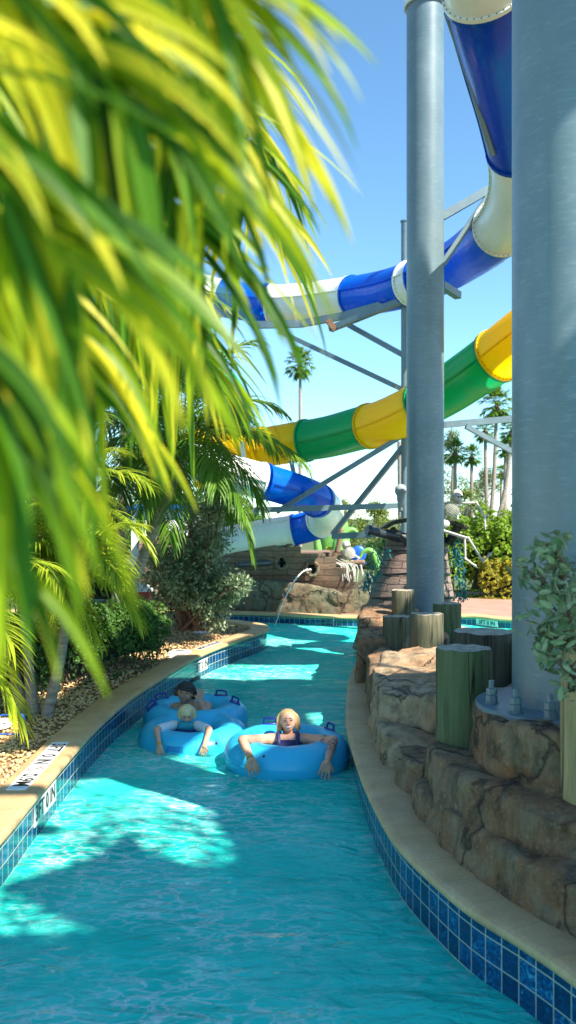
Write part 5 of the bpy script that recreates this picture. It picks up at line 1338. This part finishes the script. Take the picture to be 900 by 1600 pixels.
mb = MB(); mb.capsule((bc.x-.04, 9.66, .07), (bc.x+.04, 9.66, .07), .115, .115, 18); mb.capsule((bc.x, 9.68, .05), (bc.x, 9.8, -.3), .11, .11, 16); mb.build('shirt', 'shirt_navy', bo)
mb = MB(); mb.capsule(bsL.lerp(bsR, .32)+Vector((0,-.015,0)), bsL.lerp(bsR, .68)+Vector((0,-.015,0)), .050, .050, 16); mb.build('shirt_yoke', 'shirt_teal', bo)
wband(bo, beL, bwL, .028)
# --- man
mc = px(290,1083,10.34); mr = .116; Rm = Matrix.Rotation(-.10, 3, 'Z') @ Matrix.Rotation(-.15, 3, 'X') @ Matrix.Rotation(.16, 3, 'Y')
msL, msR = px(275,1107,10.42), px(322,1105,10.42); meR = px(323,1120,10.16); mwR = px(313,1096,10.30); meL = px(268,1128,10.34); mwL = px(272,1140,10.3)
def bm_(mb):
    head_parts(mb, mc, mr, Rm)
    mb.capsule(mc+Vector((.03,.05,-.06)), (mc.x+.07, 10.45, .17), .058, .068); mb.capsule(msL, msR, .072, .072); mb.capsule((mc.x-.04, 10.43, .12), (mc.x+.17, 10.43, .12), .12, .12, 16)
    mb.capsule((mc.x+.06, 10.5, .05), (mc.x+.06, 10.55, -.35), .19, .16, 18)
    for s_ in (-1, 1): mb.capsule((mc.x+.06+s_*.1, 10.5, -.35), (mc.x+.06+s_*.14, 10.2, -.55), .09, .065); mb.capsule((mc.x+.06+s_*.14, 10.2, -.55), (mc.x+.06+s_*.14, 10.15, -.9), .06, .045)
    mb.capsule(msR, meR, .060, .048); mb.capsule(meR, meR.lerp(mwR, .35), .047, .046); mb.capsule(meR.lerp(mwR, .35), mwR, .046, .031)
    mb.capsule(msL, meL, .060, .048); mb.capsule(meL, mwL, .046, .03); hand(mb, mwL, (.4,-.3,-1), (-.3,-1,.1), .17, -1, .3)
    hand(mb, mwR, (.02,.05,1), (.7,-.55,.1), .155, 1, .75)
ml = Vector((mc.x+.06, 10.5, 0)); m3 = mc+Rm @ (Vector((0,-.78,-.55))*mr)
skin_mat('skin_man', (.60,.33,.21), [(tuple(m3-ml), .045, (1,1,2.2), (.42,.14,.11), 's'), (tuple(mc+Rm @ (Vector((0,-.5,-.72))*mr)-ml), .085, (1,1,1.1), (.36,.20,.13), 's')])
mo = person('bare-chested man in a dark cap, hand at his ear, in the rear ring', ml, bm_, 'skin_man')
eyes(mo, mc, mr, Rm); hairs('hair', 'hair_dark', mo, mc, mr, Rm, 40, 8, .02, cap=((0,.26,.15), (.88,.86,.78)), thick=.05, front=-.1)
simple('cap_cloth', (.035,.032,.03), .85, .3, 40)
mb = MB(); mb.lathe([(.93,.0),(.95,.15),(.88,.45),(.66,.72),(.30,.86),(.0,.9)], (0,0,0), 22)
cv = [mc+Rm @ ((Vector(p)*Vector((1,1.08,.78)) if False else Vector((p[0]*.94, p[1]*1.02+.08, p[2]*.78+.42)))*mr) for p in mb.v]; mb.v = [tuple(p) for p in cv]
vs = []; fs = []
for i in range(13):
    a = math.radians(-160+140*i/12)
    for q_, zz in ((.92,.44), (1.25,.40), (1.50,.32)):
        vs.append(tuple(mc+Rm @ (Vector((math.cos(a)*.92*(q_ if q_ < 1 else .2+q_*.72), math.sin(a)*q_+.06, zz-.08*abs(math.cos(a))))*mr)))
for i in range(12):
    for k in range(2): fs.append((i*3+k, (i+1)*3+k, (i+1)*3+k+1, i*3+k+1))
mb.add(vs, fs); o = mb.build('cap', 'cap_cloth', mo); sd = o.modifiers.new('t', 'SOLIDIFY'); sd.thickness = .008
